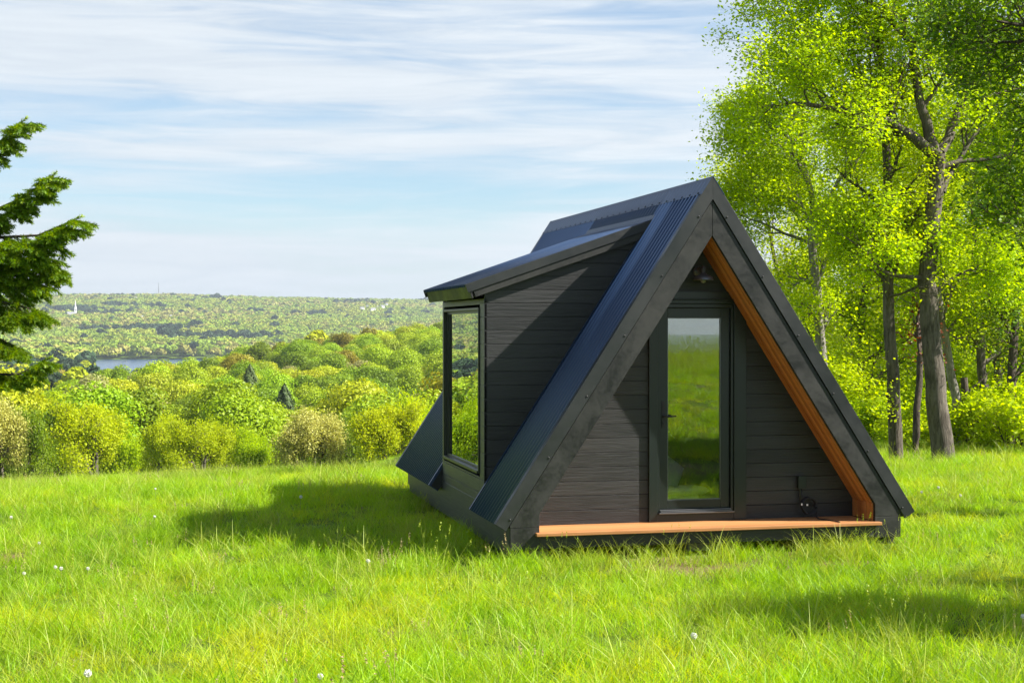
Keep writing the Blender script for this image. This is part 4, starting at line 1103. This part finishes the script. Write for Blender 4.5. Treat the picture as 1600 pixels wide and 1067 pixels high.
# the green field on the hillside
M['field'] = plain('mown_field', (.14, .30, .03), .9, var=.2, bscale=.05)
vs = []; fs = []
nA = 12
for k in range(nA+1):
    px_ = 242+(288-242)*k/nA
    for r__ in np.linspace(2490, 2630, 8):
        a_ = math.atan((px_-800)/F); x = CAM.x+r__*math.sin(YAW+a_); y = CAM.y+r__*math.cos(YAW+a_); vs.append((x, y, gz(x, y)+1.2))
for k in range(nA):
    for j_ in range(7): b_ = k*8+j_; fs.append((b_, b_+8, b_+9, b_+1))
prop(MB().add(vs, fs).build('field', M['field'], recalc=False), kind='structure')

# ------------------------------------------------------------------ grass
M['grass'] = leaf('grass_blades', (.195, .40, .008), (.36, .57, .016), .52, .45, objvar=.14, spec=.35)
M['grass_yel'] = leaf('yellowish_grass_blades', (.36, .46, .006), (.52, .60, .02), .52, .45, objvar=.14, spec=.35)
M['grass_deep'] = leaf('deep_green_grass_blades', (.13, .29, .006), (.25, .44, .012), .50, .45, objvar=.14, spec=.35)
M['grass_pale'] = leaf('tall_grass_blades', (.22, .32, .03), (.38, .46, .07), .40, .5, objvar=.12, spec=.35)
M['straw'] = leaf('dry_stems', (.34, .26, .12), (.46, .38, .20), .2, .6, objvar=.1)
def tuft(seed, nb, rad_, hmin, hmax, w, lean, m, seed_heads=False):
    r = np.random.default_rng(seed); 
    a = r.random(nb)*6.283; q = rad_*np.sqrt(r.random(nb)); base = np.stack([q*np.cos(a), q*np.sin(a), -.02+0*q], 1)
    h = hmin+(hmax-hmin)*r.random(nb)**1.4; la = r.random(nb)*6.283; ln = lean*(.3+r.random(nb))
    ld = np.stack([np.cos(la), np.sin(la), 0*la], 1); fa = r.random(nb)*6.283; wd = np.stack([np.cos(fa), np.sin(fa), 0*fa], 1)*w*(.6+.7*r.random(nb))[:, None]
    V = []; t_ = (0, .4, .75, 1.0)
    for t in t_:
        bend = ln*h*(t**2.0); c = base+ld*bend[:, None]+np.array([0, 0, 1])*((h*t*(1-.22*t*np.minimum(ln, 1.6)))[:, None])
        ww = wd*(1-t*.85)*.5*(1.0 if t else .8)
        V += [c-ww, c+ww]
    V = np.stack(V, 1).reshape(-1, 3); n8 = 8*np.arange(nb)[:, None, None]
    Q = (n8+np.array([[0, 1, 3, 2], [2, 3, 5, 4], [4, 5, 7, 6]])[None]).reshape(-1, 4)
    if seed_heads:
        k = nb
        cen = []
        for i in range(0, nb):
            tip = V[8*i+6]; 
            for j in range(16): cen.append(tip+r.normal(size=3)*np.array([.003, .003, .018])-np.array([0, 0, .02]))
        V2, Q2 = leaf_quads(np.array(cen), .006, r); V = np.concatenate([V, V2]); Q = np.concatenate([Q, Q2+8*nb])
    return mesh_np('tuft', V, Q, m)
gp = [tuft(1, 58, .13, .05, .15, .0055, .8, M['grass']), tuft(2, 58, .13, .06, .18, .006, .9, M['grass']), tuft(3, 50, .12, .05, .13, .0065, 1.2, M['grass']), tuft(4, 46, .11, .08, .24, .006, .7, M['grass']),
      tuft(5, 26, .09, .12, .32, .007, .9, M['grass_pale']), tuft(6, 7, .10, .28, .52, .0032, .35, M['grass_pale'], True), tuft(7, 5, .08, .18, .34, .003, .3, M['straw'], True), tuft(8, 34, .12, .03, .08, .012, 1.6, M['grass']),
      tuft(11, 56, .13, .05, .15, .0055, .9, M['grass_yel']), tuft(12, 48, .13, .06, .19, .0065, 1.1, M['grass_yel']), tuft(13, 50, .12, .06, .17, .006, 1.0, M['grass_deep']), tuft(14, 44, .12, .08, .24, .0075, .8, M['grass_deep'])]
def gpts(dens, r0, r1, a0, a1):
    n_ = int(dens*(a1-a0)/2*(r1**2-r0**2)); ang = rng.uniform(a0, a1, n_)+YAW; r_ = np.sqrt(rng.uniform(r0**2, r1**2, n_))
    return np.stack([CAM.x+r_*np.sin(ang), CAM.y+r_*np.cos(ang)], 1)
tt = rng.uniform(7, 42, 3600); ll = rng.uniform(-2.6, 2.6, 3600)*(.5+tt/30)
REF = np.stack([tt*.35+ll, .5-tt*.94], 1)     # the rise behind the camera, mirrored in the door
G = np.concatenate([gpts(52, 6, 17, -.44, .44), gpts(42, 17, 27, -.42, .42), gpts(26, 27, 48, -.40, .40), gpts(12, 2, 40, -.9, -.42), gpts(10, 2, 26, .44, 1.0), gpts(14, 3, 26, math.pi-.7-YAW*2, math.pi+.5-YAW*2), gpts(2.2, 48, 110, -.42, .0), REF])
x, y = G[:, 0], G[:, 1]
inside = (np.abs(x) < 1.98) & (y > .10) & (y < LEN-.1)
bare = vnoise(x, y, .55, 3)*.6+vnoise(x, y, 1.9, 8)
spotb = np.exp(-(((x-6.2)/1.3)**2+((y+1.0)/.9)**2))+np.exp(-(((x-1.9)/.9)**2+((y+5.2)/.35)**2))*.8+np.exp(-(((x+.5)/1.1)**2+((y+.55)/.3)**2))*1.1
ok = ~inside & ((spotb*1.75+bare*.25) < rng.random(len(x))*1.2+.25)
x, y = x[ok], y[ok]; z = ground_z(x, y)
r_ = np.hypot(x-CAM.x, y-CAM.y); w = vnoise(x, y, 1.1, 2)+.6*vnoise(x, y, .37, 5); u = rng.random(len(x))
idx = np.select([u < .20, u < .43, u < .60, u < .76, u < .895, u < .904, u < .914], [0, 1, 2, 3, 4, 5, 6], 7)
idx = np.where((w > .5) & (u > .55) & (u < .9), 3, idx); idx = np.where((w < -.4) & (u > .4) & (u < .8), 0, idx)
sc = (.80+.5*rng.random(len(x)))*(1+.22*w)
w3 = vnoise(x, y, .8, 11)+.7*vnoise(x, y, 2.9, 12)+.9*rng.normal(size=len(x))*.55; u3 = rng.random(len(x))
sw = (idx < 4) | (idx == 7)
idx = np.where(sw & (w3 > .62), np.where(u3 < .6, 8, 9), idx); idx = np.where(sw & (w3 < -.62), np.where(u3 < .6, 10, 11), idx)
# taller unmown fringe on the crest and short turf before the porch
sc *= 1+.12*sstep(17, 24, r_)
sc *= 1-.25*np.exp(-(((x-3)/3.5)**2+((y+2.2)/1.6)**2))
tl = rng.normal(size=(len(x), 2))*.12
scatter('grass', np.stack([x, y, z], 1), rng.random(len(x))*6.28, sc, idx, [proto('k', c) for c in gp], 'bright green meadow grass round the cabin', 'grass', tilt=tl)
# rank tufts along the porch and the plinth
ex = []
for k in range(46):
    ex.append((rnd.uniform(-1.9, 2.3), rnd.uniform(-.55, -.16), rnd.choice([3, 3, 4, 4, 4, 5]), rnd.uniform(.8, 1.35)))
for k in range(60):
    ex.append((rnd.uniform(-2.75, -2.25), rnd.uniform(-.7, 6.5), rnd.choice([3, 3, 4]), rnd.uniform(.7, 1.0)))
for k in range(8): ex.append((rnd.uniform(.9, 1.6), rnd.uniform(-.45, -.2), 4, rnd.uniform(1.1, 1.5)))
for k in range(26): a_ = rnd.uniform(-5.2, -2.5); ex.append((a_, rnd.uniform(-.5, .7), rnd.choice([4, 5, 4, 6]), rnd.uniform(.9, 1.25)))
for k in range(900): t_ = rnd.uniform(26, 44); l_ = rnd.uniform(-4, 4); ex.append((t_*.35+l_, .5-t_*.94, rnd.choice([3, 4, 5, 5]), rnd.uniform(1.1, 2.2)))
ex = np.array([e_ for e_ in ex if not (e_[1] > -.4 and e_[2] > 4 and e_[0] > -2.4)]); 
scatter('tall_grass', np.stack([ex[:, 0], ex[:, 1], ground_z(ex[:, 0], ex[:, 1])], 1), rng.random(len(ex))*6.28, ex[:, 3], ex[:, 2].astype(int)-3, [proto('k', c) for c in gp[3:7]], 'long rank grass blades along the porch edge and plinth', 'grass', tilt=rng.normal(size=(len(ex), 2))*.1)

# dandelion seed heads
M['fluff'] = plain('seed_fluff', (.72, .72, .66), .9); M['stem'] = plain('hollow_stem', (.20, .22, .06), .6)
DG = 'white dandelion seed heads in the meadow'
ds = [(136, 1048, .30, 'largest white dandelion clock, in the lower left corner of the meadow'), (96, 890, .22, 'dandelion clock left of a pair at mid left'), (86, 888, .2, 'leftmost dandelion clock of the pair at mid left'), (61, 850, .2, 'small dandelion clock near the left edge'),
      (137, 890, .2, 'dandelion clock standing alone right of the pair at mid left'), (18, 810, .22, 'dandelion clock nearest the left edge, upper meadow'), (243, 765, .2, 'tiny dandelion clock at upper left beyond the shadow'), (242, 809, .2, 'dandelion clock left of the cabin shadow tip'),
      (470, 778, .26, 'dandelion clock standing inside the cabin shadow'), (1083, 996, .24, 'dandelion clock in the foreground below the door'), (1080, 800, .0, ''), (37, 898, .2, 'dandelion clock among grass at far left'), (575, 878, .24, 'dandelion clock between shadow and foreground'),
      (1598, 965, .2, 'dandelion clock on the right edge of the lawn'), (1440, 770, .22, 'dandelion clock on the lawn right of the cabin'), (1466, 763, .22, 'dandelion clock farther right beyond the cabin corner'), (1500, 775, .22, 'dandelion clock on the right lawn before the oak'), (500, 1060, .2, 'dandelion clock on the bottom edge at left of centre')]
src = None
for (px, py, hh, lb) in ds:
    if not lb: continue
    # walk along the bearing until the head sits on the ground + stem
    d = 7.0
    while d < 40:
        p = P(px, py, d)
        if p.z <= gz(p.x, p.y)+hh*.72: break
        d += .05
    if src is None:
        src = empty('dandelion', (p.x, p.y, gz(p.x, p.y)), lb, 'dandelion', DG)
        MB().tube([(0, 0, 0), (.01, 0, .1), (.004, .004, .2)], .0022, 5).build('stem', M['stem'], src)
        u_ = rand_unit(420); cen = u_*(.012+.010*rng.random((420, 1)))+np.array([.004, .004, .205]); V, Q = leaf_quads(cen, .005)
        lk = link('seed_head', mesh_np('head', V, Q, M['fluff']), None, src); src.scale = (.65*hh/.2,)*3
    else:
        t = dup(src, (p.x, p.y, gz(p.x, p.y)), rnd.random()*6, 1.0, lb, DG); t.scale = (.75*hh/.2,)*3

# ------------------------------------------------------------------ haze over the valley
m, N = mat('haze')
pv = N('ShaderNodeVolumePrincipled', ins={'Color': (.80, .88, 1.0, 1), 'Density': 9.5e-5, 'Anisotropy': .35})
o_ = N('ShaderNodeOutputMaterial', ins={1: pv.outputs[0]})
hz = MB().box(-9600, 9600, -9600, 9600, -60, 190).build('haze', m, recalc=True); prop(hz, 'thin pale haze hanging over the valley and far hills', 'haze', kind='stuff')
